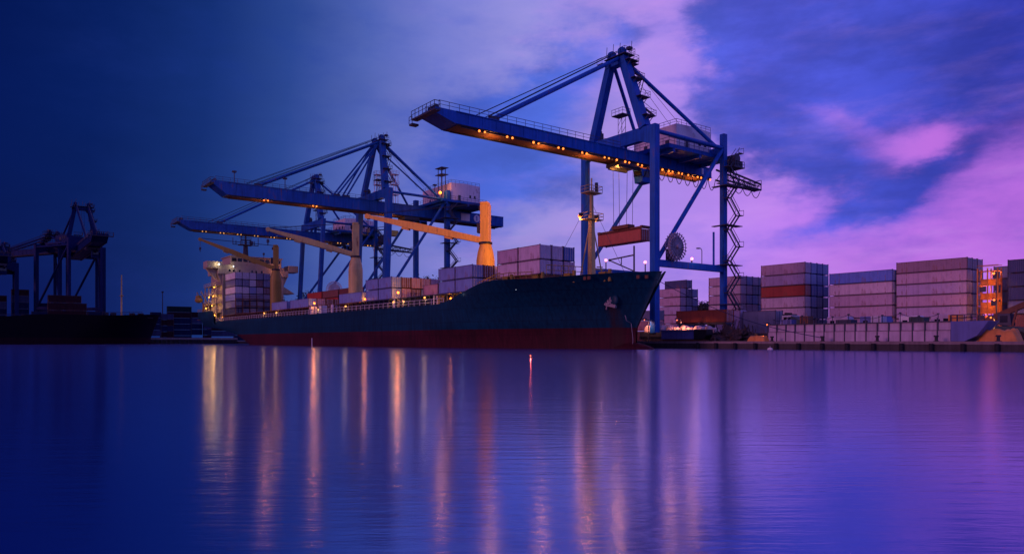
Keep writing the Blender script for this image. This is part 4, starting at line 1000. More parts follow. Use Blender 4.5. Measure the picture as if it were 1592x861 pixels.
# cargo on the ship
SG = 'containers on the ship deck'
def bay(x1, y0, z0, L, tiers, rows, cols, where, **k): stack(x1, y0, z0, L, 2.36, tiers, rows, cols, where, SG, row_word='row', **k)
bay(-88.2, 71.9, 11.8, 5.7, 2, 3, lambda t, j: ('pale', 'pale', 'blue')[j] if t == 0 else ('pale', 'lilac', 'mauve')[j], 'bow end of foremost bay', pitch=2.5)
bay(-94.0, 71.9, 11.8, 5.7, 2, 3, lambda t, j: 'mauve' if t == 0 else 'pale', 'aft end of foremost bay', pitch=2.5, skip=lambda t, j: j > 0)
bay(-105.3, 70.6, 10.0, 5.7, 2, 4, lambda t, j: (('lightblue', 'brown', 'mauve', 'rose')[j] if t == 0 else ('lightblue', 'rose', 'mauve', 'rose')[j]), 'blue bay below orange crane')
bay(-111.1, 70.6, 10.0, 5.7, 2, 4, lambda t, j: 'lightblue', 'aft bay below orange crane', skip=lambda t, j: j > 0)
bay(-135.6, 70.6, 10.0, 6.1, 2, 5, lambda t, j: ('lightblue', 'brown', 'rose', 'rose', 'mauve')[j] if t == 0 else ('lightblue', 'rose', 'brown', 'slate', 'rose')[j], 'blue fronted midship bay')
bay(-141.8, 70.6, 10.0, 6.1, 2, 5, lambda t, j: 'lightblue', 'aft half of midship bay', skip=lambda t, j: j > 0)
container(-119.8, 71.8, 9.97, 5.4, 2.1, 'rose', 'rose pink container standing alone between the blue fronted bays', SG)
container(-121.4, 77.2, 12.2, 4.2, 2.1, 'pale', 'pale container half hidden behind the lone rose container', SG)
bay(-149.8, 70.6, 10.0, 12.6, 1, 4, lambda t, j: ('lightblue', 'mauve', 'brown', 'rose')[j], 'single tier ahead of cream crane')
bay(-181.6, 70.6, 10.0, 13.4, 1, 4, lambda t, j: ('lightblue', 'rose', 'maroon', 'brown')[j], 'orange lit single tier aft of cream crane')
bay(-197.4, 70.6, 10.0, 12.6, 1, 4, lambda t, j: ('lightblue', 'lilac', 'brown', 'rose')[j], 'single tier nearest the bridge stack')
for i, x in enumerate((-222.5, -209.5, -196.5)):
    for k in range(3):
        container(x - 6.2, 92.0, 9.97 + k * 2.4, 12.4, 2.36, ('brown', 'maroon', 'red')[(i + k) % 3], f"{('brown', 'maroon', 'red')[(i + k) % 3]} container {TIER[2 - k]} in {('aft', 'middle', 'forward')[i]} pile along quay side rail", SG, parts=False)
COLS4 = [['white', 'white', 'white', 'slate', 'slate', None, None], ['slate', 'slate', 'white', 'maroon', 'slate', 'slate', None], ['white', 'white', 'lightblue', 'grey', 'brown', 'navy', 'navy'], ['lightblue', 'grey', 'slate', 'slate', 'grey', 'slate', 'brown'],
         ['slate', 'dimgrey', 'slate', 'grey', 'slate', 'dimgrey', 'slate'], ['dimgrey', 'slate', 'grey', 'slate', 'slate', 'slate', 'grey']]
for k in range(6):
    for j in range(6):
        c = COLS4[5 - k][j]
        if c is None: continue
        ti = 5 - k
        container(-256.2, 73.0 + j * 2.36, 9.98 + k * 2.42, 11.8, 2.36, c, f"{CNAME[c]} container {TIER[ti]} in {ROWW[j]} column before bridge" + (' with black emblem' if (ti, j) in ((0, 1), (0, 2), (2, 1)) else ''), SG,
                  logo=1 if (ti, j) in ((0, 1), (0, 2), (2, 1)) else 0, parts=True)
mb = MB()
for j in range(8): mb.bb(-249.9, -249.5, 71.7 + j * 2.36, 71.95 + j * 2.36, 7.86, 15.6)
for zz_ in (10.6, 13.0, 15.4): mb.bb(-249.499, -249.2, 71.6, 88.3, zz_ - .14, zz_ + .14)
for j in range(7): mb.beam((-249.35, 71.8 + j * 2.36, 8.0), (-249.35, 74.16 + j * 2.36, 10.4), .12, .12)
mb.rail([(-249.1, 71.7, 15.54), (-249.1, 88.2, 15.54)], 1.0, 2.3, .05)
wb(mb, 'lashing_bridge', M['rustm'], ship)

# hanging box under the trolley
container(-98.9, 101.3, QZ + 18.8, 11.6, 2.36, 'rust', 'rusty red container hanging from the crane spreader above the bow', 'cargo on the hook')

# ------------------------------------------------------------------ black ship in the basin
LV2 = [-2, 0.0, 2.4, 2.401, 6.0, None]
def far_pt(t, l):
    z = LV2[l]
    if z is None: z = 9.6 + 1.2 * ss(.60, .72, t) + .9 * ss(.85, 1, t)
    x0 = -75; x1 = 58.4 + 3.2 * max(0, (z - 2.4) / 9) ** 1.1; x1 -= 0
    x = x0 + (x1 - x0) * t
    ent = .76 + .1 * min(1, z / 10); u = max(0, (t - ent) / (1 - ent)); b = 12 * max(0, 1 - u ** 1.9) ** .8
    return (x, max(b, .1), z)
far_ship = thing('cargo_ship', 'black hulled cargo ship lying bow on in the dark basin', 'ship', (-317.5, 0, 0), R(90))
mb, _r = hull_mesh(0, dict(stern=0, bow=0, half=12, levels=LV2, red=2, pt=far_pt))
M['hull_black'] = paint('hull_black_paint', (.0008, .0012, .006), .5, .3, .1, spec=.06); M['boot_dim'] = paint('boot_red_dimmed', (.014, .004, .010), .6, .3, .1, spec=.06)  # black hull and red boot, both darkened further for left side shade
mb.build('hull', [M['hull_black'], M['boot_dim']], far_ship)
mb = MB(); mb.bb(-74, 40, -11.6, 11.6, 9.0, 9.4); mb.bb(40.01, 58, -6, 6, 10.2, 10.4); mb.build('deck', M['steel_far'], far_ship)
mb = MB(); mb.ball((58, 0, -.6), 1, 0, 12, 8, (4.5, 1.5, 1.4)); mb.build('bulb', M['boot_dim'], far_ship)
mb = MB(); mb.tube((48, 0, 10.2), (48, 0, 27), .35, 6, .2); mb.tube((48, -2, 19), (48, 2, 19), .15, 5); mb.tube((48, -1, 23), (48, 1, 23), .12, 5); mb.bb(47.4, 48.6, -1.2, 1.2, 18.7, 18.9); mb.build('foremast', M['cream'], far_ship)
for x in (41, 43.5, 50, 53): mb = MB(); mb.bb(x, x + 1.6, -7, -4, 10.4, 11.9); mb.tube((x + .8, -7.4, 11.2), (x + .8, -3.6, 11.2), .8, 10); mb.build('windlass', M['steel_far'], far_ship)
mb = MB(); mb.rail([(40, -11.3, 10.8), (54, -7.5, 11.4)], 1.0, 1.6, .07); mb.rail([(-20, -11.8, 9.6), (39, -11.8, 9.6)], 1.0, 2.4, .07); mb.build('railing', M['steel_far'], far_ship)
FG = 'containers on the black ship'
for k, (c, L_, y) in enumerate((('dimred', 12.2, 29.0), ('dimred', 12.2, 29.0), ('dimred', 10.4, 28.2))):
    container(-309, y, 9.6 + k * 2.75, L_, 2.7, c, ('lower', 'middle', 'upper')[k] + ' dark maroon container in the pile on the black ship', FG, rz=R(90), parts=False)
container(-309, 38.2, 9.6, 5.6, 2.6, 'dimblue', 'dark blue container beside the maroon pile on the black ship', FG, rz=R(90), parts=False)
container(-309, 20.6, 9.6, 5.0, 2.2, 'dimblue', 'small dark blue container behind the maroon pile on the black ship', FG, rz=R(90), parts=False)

# stacks on the far wharf
WG = 'containers on the far wharf'
def wharf_stack(yc, L, x, top, cols, where):
    H = 2.55; n = len(cols)
    for k in range(n):
        c = cols[n - 1 - k]
        container(x, yc, top - (n - k) * (H + .03) , L, H, c, f"{CNAME[c]} container {TIER[n - 1 - k]} in {where}", WG, rz=R(90), parts=False)
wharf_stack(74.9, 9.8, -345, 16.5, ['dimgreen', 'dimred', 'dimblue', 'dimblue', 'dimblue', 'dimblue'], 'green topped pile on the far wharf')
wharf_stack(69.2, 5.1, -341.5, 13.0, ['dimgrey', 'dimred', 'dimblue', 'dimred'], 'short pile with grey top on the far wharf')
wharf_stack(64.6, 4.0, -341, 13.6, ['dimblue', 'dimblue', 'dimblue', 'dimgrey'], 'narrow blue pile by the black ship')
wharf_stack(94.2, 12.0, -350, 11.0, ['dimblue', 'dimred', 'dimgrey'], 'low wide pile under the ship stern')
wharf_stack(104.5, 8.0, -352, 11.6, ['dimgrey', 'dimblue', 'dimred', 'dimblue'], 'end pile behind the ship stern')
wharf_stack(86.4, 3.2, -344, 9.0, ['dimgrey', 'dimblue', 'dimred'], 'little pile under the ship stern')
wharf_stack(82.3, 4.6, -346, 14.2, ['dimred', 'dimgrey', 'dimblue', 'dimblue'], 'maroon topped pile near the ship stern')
mb = MB(); mb.tube((0, 0, 0), (0, 0, 22), .28, 6, .16); mb.bb(-.8, .8, -.3, .3, 21.6, 22.2); o = mb.build('lamp_post', M['steel_far']); o.location = (-352, 69.5, QZ + .02); tag(o, 'thin unlit lamp post rising behind the far wharf stacks', 'lamp post')
# two stacks of dark clutter below the dim cranes
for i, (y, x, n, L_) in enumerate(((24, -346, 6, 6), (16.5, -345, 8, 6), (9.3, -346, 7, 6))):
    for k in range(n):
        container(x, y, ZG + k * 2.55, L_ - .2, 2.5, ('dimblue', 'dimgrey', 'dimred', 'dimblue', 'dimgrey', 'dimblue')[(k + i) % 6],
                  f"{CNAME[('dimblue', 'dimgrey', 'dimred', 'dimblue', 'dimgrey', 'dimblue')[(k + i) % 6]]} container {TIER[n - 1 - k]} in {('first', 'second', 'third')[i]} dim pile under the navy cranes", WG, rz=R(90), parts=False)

# ------------------------------------------------------------------ quay edge clutter
bar = thing('barrier_wall', 'long pale panelled barrier along the quay with a sloping blue end', 'barrier', (-52, 98.6, QZ + .125))
x0, x1, n = -13.3, 12.6, 17
for i in range(n):
    a = x0 + (x1 - x0) * i / n; b2 = x0 + (x1 - x0) * (i + 1) / n
    mb = MB(); mb.bb(a + .02, b2 - .02, -.14, .14, .0, 1.38); mb.build('panel', M['barrier'], bar, .02)
    mb = MB(); mb.bb(a + .02, b2 - .02, .02, .20, 1.42, 2.45); mb.build('upper_panel', M['barrier'], bar, .02)
    mb = MB(); mb.bb(a - .07, a + .07, -.22, -.145, .0, 2.5 + (.5 if i % 6 == 4 else 0)); mb.build('post', M['steel'], bar)
for i in range(11):
    xx = x0 + .8 + i * 2.35; mb = MB(); mb.tube((xx, .25, 2.56), (xx, .25, 3.3 + (i * 7 % 3) * .25), .05, 5); mb.bb(xx - .12, xx + .12, .15, .35, 3.2 + (i * 7 % 3) * .25, 3.35 + (i * 7 % 3) * .25); mb.build('stanchion', M['steel'], bar)
mb = MB(); mb.path([(x0 + .8 + i * 2.35 / 4, .25, 3.2 + ((i // 4) * 7 % 3) * .25 * (1 - (i % 4) / 4) + (((i // 4 + 1) * 7 % 3) * .25) * ((i % 4) / 4) - .22 * math.sin(math.pi * (i % 4) / 4)) for i in range(41)], .035, 4); mb.build('wire', M['cable'], bar)
mb = MB(); mb.bb(x0, x1, -.23, -.10, 1.383, 1.417); mb.bb(x0, x1, -.2, .3, 2.455, 2.56); mb.build('top_rail', M['steel'], bar)
mb = MB(); mb.prism([(12.62, 0), (14.2, 0), (15.6, .7), (16.9, 2.5), (12.62, 2.5)], 'x' if False else 'y', -.2, 3.0); mb.build('sloping_end', M['barrier_blue'], bar, .03)
mb = MB(); mb.rail([(12.7, -.15, 2.5), (16.4, -.15, 2.5)], .8, .7, .05); mb.build('railing', M['steel'], bar)
def pile(x, y, w_, d_, h_, mat, label, kind='crate_pile', cat='crates'):
    t = thing(kind, label, cat, (x, y, QZ + .02), rnd.uniform(-.1, .1), 'cargo piles behind the barrier')
    mb = MB(); mb.bb(-w_ / 2 - .1, w_ / 2 + .1, -d_ / 2, d_ / 2, 0, .15); mb.build('pallet', M['rustm'], t)
    n = max(2, int(h_ / 1.1)); z_ = .153
    for k in range(n):
        hh = (h_ - .15) / n; o_ = rnd.uniform(-.15, .15); mb = MB(); mb.bb(-w_ / 2 + o_, w_ / 2 + o_, -d_ / 2, d_ / 2, z_, z_ + hh - .05)
        for q_ in (-.3, .3): mb.bb(w_ * q_ - .05 + o_, w_ * q_ + .05 + o_, -d_ / 2 - .03, d_ / 2 + .03, z_ + .01, z_ + hh - .06, 1)
        mb.build('crate', [mat, M['dark']], t); z_ += hh
for a in ((-64.2, 102.4, 1.9, 1.6, 3.5, M['barrier_blue'], 'dull blue crate pile at the scrap heap end of the barrier'), (-61.6, 103.2, 1.4, 1.4, 4.0, M['rustm'], 'rusty crate pile showing above the barrier beside the blue pile'),
          (-55.4, 103.0, 2.4, 1.6, 3.3, M['steel'], 'dark crate pile above the barrier under the blue topped stack'), (-50.2, 102.2, 1.5, 1.4, 3.7, M['galv'], 'bright steel crate pile above the barrier'),
          (-45.0, 102.6, 2.0, 1.5, 3.4, M['green_d'], 'dark green crate pile above the barrier under the plum topped stack'), (-40.6, 102.8, 1.3, 1.3, 3.6, M['tarp'], 'orange crate pile above the barrier by its sloping end')): pile(*a)
# bulk bags, one by one
def bagmesh(sd):
    bm = bmesh.new(); bmesh.ops.create_icosphere(bm, subdivisions=3, radius=1)
    rr = random.Random(sd)
    ph = [rr.uniform(0, 6) for _ in range(6)]
    for v in bm.verts:
        c = v.co; m_ = max(abs(c.x), abs(c.y)); k = .72 / max(.72, m_ ** .6)
        c.x *= k; c.y *= k; c.z = c.z * .72 + .05 * math.sin(5 * c.x + ph[0]) * math.cos(4 * c.y + ph[1])
        c += c.normalized() * (.06 * math.sin(9 * c.x + ph[2]) * math.sin(8 * c.z + ph[3]) + .03 * math.sin(17 * c.y + ph[4]))
        if c.z < -.62: c.z = -.62
    me = bpy.data.meshes.new('bulk_bag'); bm.to_mesh(me); bm.free(); me.materials.append(M['bag'])
    for p in me.polygons: p.use_smooth = True
    return me
BM = [bagmesh(k) for k in range(4)]
bgs = []
bx_ = [(-87.0, 101.2, 1.15), (-85.4, 101.0, 1.0), (-84.0, 101.5, 1.2), (-82.4, 101.1, .95), (-81.0, 101.4, 1.1), (-79.7, 101.0, .95), (-78.6, 101.3, 1.05), (-91.4, 100.6, 1.35), (-89.2, 101.9, 1.25), (-77.3, 101.2, .8)]
lbls = ['big', 'squat', 'tallest', 'small', 'plump', 'little', 'round', 'large', 'broad', 'smallest']
hs_ = ['first', 'second', 'third', 'fourth', 'fifth', 'sixth', 'seventh']
for i, (x, y, s) in enumerate(bx_):
    o = bpy.data.objects.new('bulk_bag', BM[i % 4]); COL.objects.link(o); o.scale = (s * .82, s * .9, s * 1.0); o.location = (x, y, 2.45 + s * .62); o.rotation_euler = (0, 0, i * .7)
    lab = f'{lbls[i]} pink lit bulk bag, {hs_[i]} from the bow along the low plinth' if i < 7 else ['large bulk bag beside the crane leg under the bow', 'broad bulk bag between the crane leg and its row', 'smallest bulk bag at the end beside the scrap heap'][i - 7]
    tag(o, lab, 'bulk bag', 'bulk bags on the quay')
mb = MB(); mb.bb(-92.6, -76.7, 100.0, 102.9, QZ + .02, 2.45); o = mb.build('plinth', M['concrete'], None, .04); tag(o, 'low concrete plinth carrying the row of bulk bags', 'plinth')
# blue steel tray, red lit container, trailers
t = thing('steel_skip', 'long blue steel skip with a dark end by the quay edge', 'skip', (-81.1, 98.4, QZ + .125))
mb = MB(); mb.bb(-4.9, 2.2, -.8, .8, .35, 1.75); mb.bb(-5.0, 2.25, -.9, .9, 1.75, 1.95); mb.build('body', M['barrier_blue'], t, .03)
mb = MB(); mb.prism([(2.26, .3), (4.2, .3), (4.9, 1.0), (4.9, 1.95), (2.26, 1.95)], 'y', -.85, .85); mb.build('dark_end', M['dark'], t, .03)
mb = MB(); mb.bb(-4.7, 4.2, -.6, .6, 0, .297); mb.build('skid', M['rustm'], t)
container(-83.4, 106.2, 4.5, 11.0, 2.3, 'orange', 'flat orange container raised on trestles behind the bulk bags', 'loose containers on the quay')
t = thing('trestle', 'dark steel trestle under the raised orange container', 'trestle', (-83.4, 106.2, QZ + .02))
mb = MB(); mb.bb(-5.4, 5.4, -1.0, 1.0, 3.05, 3.35); mb.build('top_frame', M['steel'], t)
for x in (-4.9, -1.5, 1.5, 4.9):
    mb = MB(); mb.bb(x - .15, x + .15, -.95, .95, 0, 3.047); mb.build('leg', M['steel'], t)
def trailer(x, y, L_, label):
    t = thing('flat_trailer', label, 'trailer', (x, y, QZ + .02), 0, 'flat trailers on the quay')
    mb = MB(); mb.bb(-L_ / 2, L_ / 2, -1.1, 1.1, 1.15, 1.45); mb.bb(-L_ / 2, L_ / 2, -.5, -.25, .8, 1.147); mb.bb(-L_ / 2, L_ / 2, .25, .5, .8, 1.147); mb.build('chassis', M['steel'], t)
    for xx in (-L_ / 2 + 1.1, -L_ / 2 + 2.3, L_ / 2 - 2.6):
        for yy in (-.95, .95):
            mb = MB(); mb.tube((xx, yy - .2, .5), (xx, yy + .2, .5), .5, 14); mb.build('wheel', M['rubber'], t)
    return t
trailer(-86.8, 118, 7.0, 'flat trailer carrying the square mauve container')
trailer(-79.4, 118, 7.4, 'flat trailer hitched behind the white tractor')
container(-86.8, 118, QZ + 1.45, 6.7, 4.6, 'lilac', 'tall mauve box standing on a flat trailer behind the scrap heap', 'loose containers on the quay')
container(-79.4, 118, QZ + 1.45, 7.0, 4.3, 'slate', 'slate container on the trailer hitched to white tractor', 'loose containers on the quay')
t = thing('terminal_tractor', 'white terminal tractor cab peering over the panelled barrier', 'tractor', (-73.6, 118, QZ + .02))
mb = MB(); mb.prism([(-1.2, 2.3), (1.3, 2.3), (1.3, 3.3), (1.0, 4.7), (-1.1, 4.7)], 'y', -1.15, 1.15); cab = mb.build('cab', M['white'], t, .06)
mb = MB(); mb.bb(-.7, -.1, -1.17, -1.153, 3.4, 4.4); mb.bb(.1, .8, -1.17, -1.153, 3.4, 4.4); mb.build('window', M['glass'], cab)
mb = MB(); mb.add([(1.303, -1.0, 3.35), (1.303, 1.0, 3.35), (1.02, 1.0, 4.6), (1.02, -1.0, 4.6)], [(0, 1, 2, 3)]); mb.build('windscreen', M['glass'], cab)
mb = MB(); mb.bb(-1.0, .6, -1.0, 1.0, 4.703, 4.95); mb.bb(-.7, -.3, -.9, .9, 4.953, 5.2); mb.build('roof_lamps', M['dark'], cab)
mb = MB(); mb.bb(-1.4, 2.3, -1.1, 1.1, 1.2, 2.297); mb.bb(1.31, 2.3, -1.0, 1.0, 2.3, 2.9); mb.build('bonnet', M['white'], t, .06)
for xx in (-.8, 1.5):
    for yy in (-1.0, 1.0): mb = MB(); mb.tube((xx, yy - .2, .6), (xx, yy + .2, .6), .6, 14); mb.build('wheel', M['rubber'], t)
mb = MB(); mb.bb(-1.2, 2.1, -.8, .8, .6, 1.197); mb.build('chassis', M['steel'], t)
t = thing('tipper_skip', 'dark green tipped skip between the tractor and the vans', 'skip', (-66.2, 112, QZ + .02))
mb = MB(); mb.prism([(-3.4, 1.9), (3.6, .9), (3.4, 1.6), (-3.0, 4.4)], 'y', -1.1, 1.1); mb.build('body', M['green_d'], t, .04)
mb = MB(); mb.bb(-2.6, -2.2, -.9, .9, 0, 2.0); mb.bb(2.2, 2.6, -.9, .9, 0, 1.0); mb.build('leg', M['steel'], t)
def van(x, y, L_, H, label, mat, pickup=False):
    t = thing('parked_van', label, 'van', (x, y, QZ + .02), 0, 'vans parked behind the barrier')
    f = L_ / 2
    prof = [(-f, .45), (f, .45), (f, 1.25), (f - .9, 1.55), (f - 1.7, H), (-f + .1, H), (-f, 1.2)] if not pickup else [(-f, .45), (f, .45), (f, 1.2), (f - 1.1, 1.4), (f - 1.9, H), (f - 3.2, H), (f - 3.5, 1.35), (-f, 1.35)]
    mb = MB(); mb.prism(prof, 'y', -.95, .95); b_ = mb.build('body', mat, t, .07)
    mb = MB()
    if not pickup: mb.bb(f - 2.7, f - 1.75, -.97, -.953, 2.2, H - .5); mb.bb(-f + .6, -f + 1.3, -.97, -.953, 2.3, H - .6)
    else: mb.bb(f - 3.1, f - 2.0, -.97, -.953, 1.35, H - .15)
    mb.build('window', M['glass'], b_)
    for xx in (-f + .9, f - 1.0):
        for yy in (-.88, .88): mb = MB(); mb.tube((xx, yy - .11, .4), (xx, yy + .11, .4), .4, 14); mb.build('wheel', M['rubber'], t)
    return t
van(-58.5, 108.6, 5.0, 3.9, 'tall pale lorry body parked beside the green skip', M['barrier'])
van(-52.8, 108.2, 5.6, 3.8, 'dull blue van parked behind the barrier, between two pale lorries', M['barrier_blue'])
van(-47.4, 107.6, 4.4, 3.7, 'white van with a wide dark window near the blue sloping end', M['white'])
van(-42.6, 106.4, 4.4, 3.7, 'pale box van parked just before the sloping blue end', M['barrier'], False)
# scrap heap
bm = bmesh.new(); bmesh.ops.create_icosphere(bm, subdivisions=5, radius=1)
rr = random.Random(11)
from mathutils import noise
for v in bm.verts:
    c = v.co; d_ = 1 + .55 * (noise.noise(c * 2.2) + .6 * noise.noise(c * 5.1) + .5 * noise.noise(c * 11))
    c.x *= 3.7 * d_; c.y *= 1.5 * d_; c.z = max(0, c.z) * 2.0 * d_
me = bpy.data.meshes.new('heap'); bm.to_mesh(me); bm.free(); me.materials.append(paint('scrap', (.03, .028, .035), .8, .6, 1.5, rust=.2))
t = thing('scrap_heap', 'dark heap of scrap and bent rods on the quay edge', 'scrap heap', (-72.2, 99.0, QZ + .0))
o = bpy.data.objects.new('heap', me); COL.objects.link(o); o.parent = t
mb = MB()
for i in range(46):
    x = rr.uniform(-3.6, 3.6); mb.tube((x, rr.uniform(-.8, .8), .6), (x + rr.uniform(-.8, .8), rr.uniform(-.8, .8), rr.uniform(1.6, 3.0) + (.7 if abs(x) < 1 else 0)), rr.uniform(.03, .08), 4)
mb.build('rod', M['dark'], t)['kind'] = 'stuff'
# orange lit tarps and their lamps
def tarp(x, y, w_, h_, label):
    bm = bmesh.new(); bmesh.ops.create_grid(bm, x_segments=28, y_segments=14, size=1)
    for v in bm.verts:
        u, w2 = v.co.x, v.co.y; e = max(abs(u), abs(w2)); z_ = h_ * (1 - max(0, (e - .72) / .28) ** 1.3) * (.82 + .25 * noise.noise(Vector((u * 3, w2 * 2, x))))
        v.co = (u * w_ / 2, w2 * 1.1, max(0, z_))
    me = bpy.data.meshes.new('tarpaulin'); bm.to_mesh(me); bm.free(); me.materials.append(M['tarp'])
    for p in me.polygons: p.use_smooth = True
    o = bpy.data.objects.new('tarpaulin', me); COL.objects.link(o); o.location = (x, y, QZ + .03); tag(o, label, 'tarpaulin', 'orange tarpaulins'); return o
tarp(-66.6, 98.2, 3.2, 1.0, 'small orange tarpaulin glowing beside the scrap heap')
tarp(-34.6, 100.6, 4.2, 1.7, 'large orange tarpaulin glowing past the sloping blue end')
def yard_lamp(x, y, h, label, col, mat, watts, r=.3, group='lit lamp posts'):
    t = thing('lamp_post', label, 'lamp post', (x, y, QZ + .02), 0, group)
    mb = MB(); mb.tube((0, 0, 0), (0, 0, h), .10, 8, .07); mb.path([(0, 0, h), (0, -.4, h + .25), (0, -.9, h + .25)], .06, 6); mb.build('post', M['steel'], t)
    mb = MB(); mb.box((0, -1.1, h + .27), (.4, .7, .18)); hd = mb.build('lamp_head', M['steel'], t)
    mb = MB(); mb.ball((0, -1.1, h + .05), r, 0, 10, 7); mb.build('bulb', M[mat], hd)
    lamp((0, -1.1, h - .12), col, watts, .12, t, spot=150, aim=(0, 1.2, -1.0), blend=.8); return t
yard_lamp(-66.0, 100.4, 2.6, 'low lamp post between scrap heap and panelled barrier', ORANGE, 'lamp_orange', 800, .11)
yard_lamp(-36.0, 102.6, 3.0, 'short lamp post over the large orange tarpaulin', ORANGE, 'lamp_orange', 1700, .10)
yard_lamp(-49.2, 141.0, 11.6, 'tall orange lamp post among the dark stacks', ORANGE, 'lamp_orange', 700, .2)
yard_lamp(-48.6, 139.5, 7.0, 'shorter orange lamp post among the dark stacks', ORANGE, 'lamp_orange', 500, .16)
yard_lamp(-83.2, 99.6, 3.7, 'lamp post over the bulk bags below the orange container', (1, .28, .14), 'lamp_red', 1700, .11)
yard_lamp(-90.6, 99.4, 3.9, 'lamp post by the crane leg under the bow', (1, .32, .22), 'lamp_red', 420, .10)
# orange lit scaffold frame between the dark stacks
t = thing('scaffold', 'orange lit steel scaffold between the plum topped stack and dark stacks', 'scaffold', (-51.6, 144, QZ + .02))
mb = MB()
for x in (-1.6, 0, 1.6):
    for y in (0, 1.6): mb.tube((x, y, 0), (x, y, 13), .11, 5)
mb.build('standard', M['tarp'], t)
mb = MB()
for z_ in (2.5, 5, 7.5, 10, 12.5):
    mb.bb(-1.7, 1.7, .1, 1.6, z_ - .05, z_ + .05)
    for y in (0, 1.6): mb.tube((-1.7, y, z_ + 1), (1.7, y, z_ + 1), .06, 5)
mb.build('platform', M['tarp'], t)
for z_ in (2.6, 5.1, 7.6, 10.1):
    mb = MB(); mb.bb(-1.5, 1.5, 1.35, 1.5, z_, z_ + rnd.uniform(1.0, 2.2)); mb.build('hoarding', M['tarp'], t)
for i, (x, y, z_) in enumerate(((-52.7, 144.6, 4.2), (-50.6, 144.6, 6.8), (-52.4, 144.6, 9.3), (-50.4, 144.6, 11.6))):
    mb = MB(); mb.ball((x + 51.6, y - 144, z_), .2, 0, 8, 6); mb.bb(x + 51.5, x + 51.7, y - 143.95, y - 143.8, z_ + .1, z_ + .3, 1); mb.bb(x + 51.1, x + 52.1, y - 144.42, y - 144.36, z_ - .45, z_ + .5, 1); mb.build('work_lamp_shielded', [M['lamp_orange'], M['steel']], t)  # front plate added to block the lamp's streak on the water
    lamp((x + 51.6, y - 144.1, z_ + .1), ORANGE, 420, .2, t)
t = thing('reach_stacker', 'dark reach stacker with raised boom before the dark stacks', 'reach stacker', (-42.0, 124, QZ + .02))
mb = MB(); mb.prism([(-3.4, .9), (3.2, .9), (3.2, 1.9), (1.2, 2.3), (-3.4, 2.6)], 'y', -1.3, 1.3); mb.build('body', M['green_d'], t, .05)
mb = MB(); mb.prism([(-.9, 2.5), (1.0, 2.4), (.8, 4.2), (-.8, 4.2)], 'y', -.8, .8); cab = mb.build('cab', M['steel'], t, .04)
mb = MB(); mb.bb(-.5, .5, -.83, -.803, 2.9, 3.9); mb.build('window', M['glass'], cab)
mb = MB(); mb.beam((-3.0, 0, 3.0), (4.4, 0, 6.4), .7, .8); mb.beam((1.0, -.5, 2.2), (1.6, -.5, 4.8), .25, .25); mb.build('boom', M['rustm'], t)
mb = MB(); mb.bb(4.0, 4.8, -2.8, 2.8, 5.0, 5.5); mb.bb(4.25, 4.55, -.3, .3, 5.5, 6.3); mb.build('spreader', M['rustm'], t)
for x in (-2.5, 2.2):
    for y in (-1.2, 1.2): mb = MB(); mb.tube((x, y - .3, .8), (x, y + .3, .8), .8, 16); mb.build('wheel', M['rubber'], t)
# marker pole in the water
mb = MB(); mb.tube((0, 0, -1.5), (0, 0, 1.9), .11, 8); o = mb.build('marker_pole', M['white']); o.location = (-164.0, 64.6, 0); tag(o, 'thin white marker pole standing in the water by the hull', 'pole')
# small white mooring buoy under the quay
mb = MB(); mb.ball((0, 0, .08), .28, 0, 12, 8, (1.6, 1, .8)); mb.tube((0, 0, .25), (0, 0, .5), .04, 6); o = mb.build('buoy', M['white']); o.location = (-61.0, 92.5, 0); tag(o, 'small white buoy floating against the dark quay face', 'buoy')
t = thing('light_buoy', 'tiny buoy with a red light floating on the open water', 'buoy', (-43.1, 34.2, 0))
mb = MB(); mb.ball((0, 0, .0), .14, 0, 12, 8, (1.2, 1.2, .5)); mb.tube((0, 0, .05), (0, 0, .12), .03, 6); mb.build('float', M['dark'], t)
mb = MB(); mb.ball((0, 0, .15), .05, 0, 8, 6); mb.build('lens', M['lamp_red'], t); lamp((0, 0, .24), (1, .12, .08), 9, .05, t)
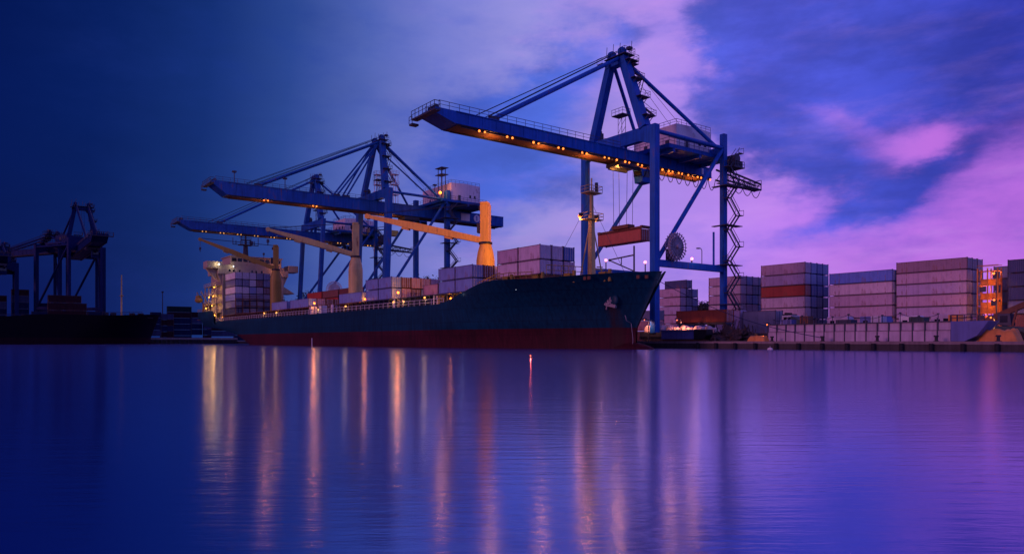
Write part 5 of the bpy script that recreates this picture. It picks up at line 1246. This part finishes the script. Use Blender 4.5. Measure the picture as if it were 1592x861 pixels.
# mooring line from the bow to the quay
mb = MB()
pts = [(-74.0, 79.6, 10.6), ] ; a = Vector((-73.6, 81, 10.9)); b = Vector((-55.2, QY + .3, QZ + .6))
mb.path([a.lerp(b, i / 12) - UP * (1.4 * math.sin(math.pi * i / 12)) for i in range(13)], .05, 5); o = mb.build('mooring_line', M['cable']); tag(o, 'dark mooring line running from the bow down to a bollard', 'mooring line')
# trees beyond the ship
def tree(x, y, h, r, label, seed):
    rr = random.Random(seed)
    t = thing('tree', label, 'tree', (x, y, QZ + .02), 0, 'trees beyond the quay')
    tk = MB(); tk.tube((0, 0, 0), (.3, .2, h * .62), .45, 8, .2)
    tips = []
    for i in range(9):
        a = rr.uniform(0, 6.28); e = Vector((r * rr.uniform(.35, .8) * math.cos(a), r * rr.uniform(.35, .8) * math.sin(a), h * rr.uniform(.62, .92))); tk.tube((.2, .1, h * rr.uniform(.3, .6)), e, .16, 5, .05); tips.append(e)
    tk.build('trunk', M['bark'], t)
    mb = MB()
    for e in tips + [Vector((0, 0, h * .9))]:
        for i in range(210):
            d = Vector((rr.gauss(0, 1), rr.gauss(0, 1), rr.gauss(0, .7))) * r * .26; p = e + d; s = rr.uniform(.22, .5)
            a = Vector((rr.uniform(-1, 1), rr.uniform(-1, 1), rr.uniform(-1, 1))).normalized() * s; b = Vector((rr.uniform(-1, 1), rr.uniform(-1, 1), rr.uniform(-1, 1))).normalized() * s
            mb.add([p - a, p + b, p + a, p - b], [(0, 1, 2, 3)])
    mb.build('crown', M['leaf'], t)
tree(-214, 128, 22, 5.5, 'dark tree behind the rose containers amidships', 1)
tree(-222, 133, 20.5, 5, 'smaller dark tree just aft of the midship tree', 2)
tree(-345, 138, 25, 8, 'broad dark tree behind the thin legs of the furthest crane', 3)
tree(-150, 190, 12, 5, 'dark tree in the gap between yard stacks', 4)

# ------------------------------------------------------------------ render settings
sc.render.engine = 'CYCLES'
sc.cycles.use_denoising = True
sc.cycles.max_bounces = 5; sc.cycles.diffuse_bounces = 2; sc.cycles.glossy_bounces = 3; sc.cycles.caustics_reflective = False; sc.cycles.caustics_refractive = False
sc.cycles.sample_clamp_indirect = 6; sc.cycles.use_light_tree = True
sc.view_settings.view_transform = 'Standard'; sc.view_settings.look = 'None'; sc.view_settings.gamma = 1; sc.view_settings.exposure = 0
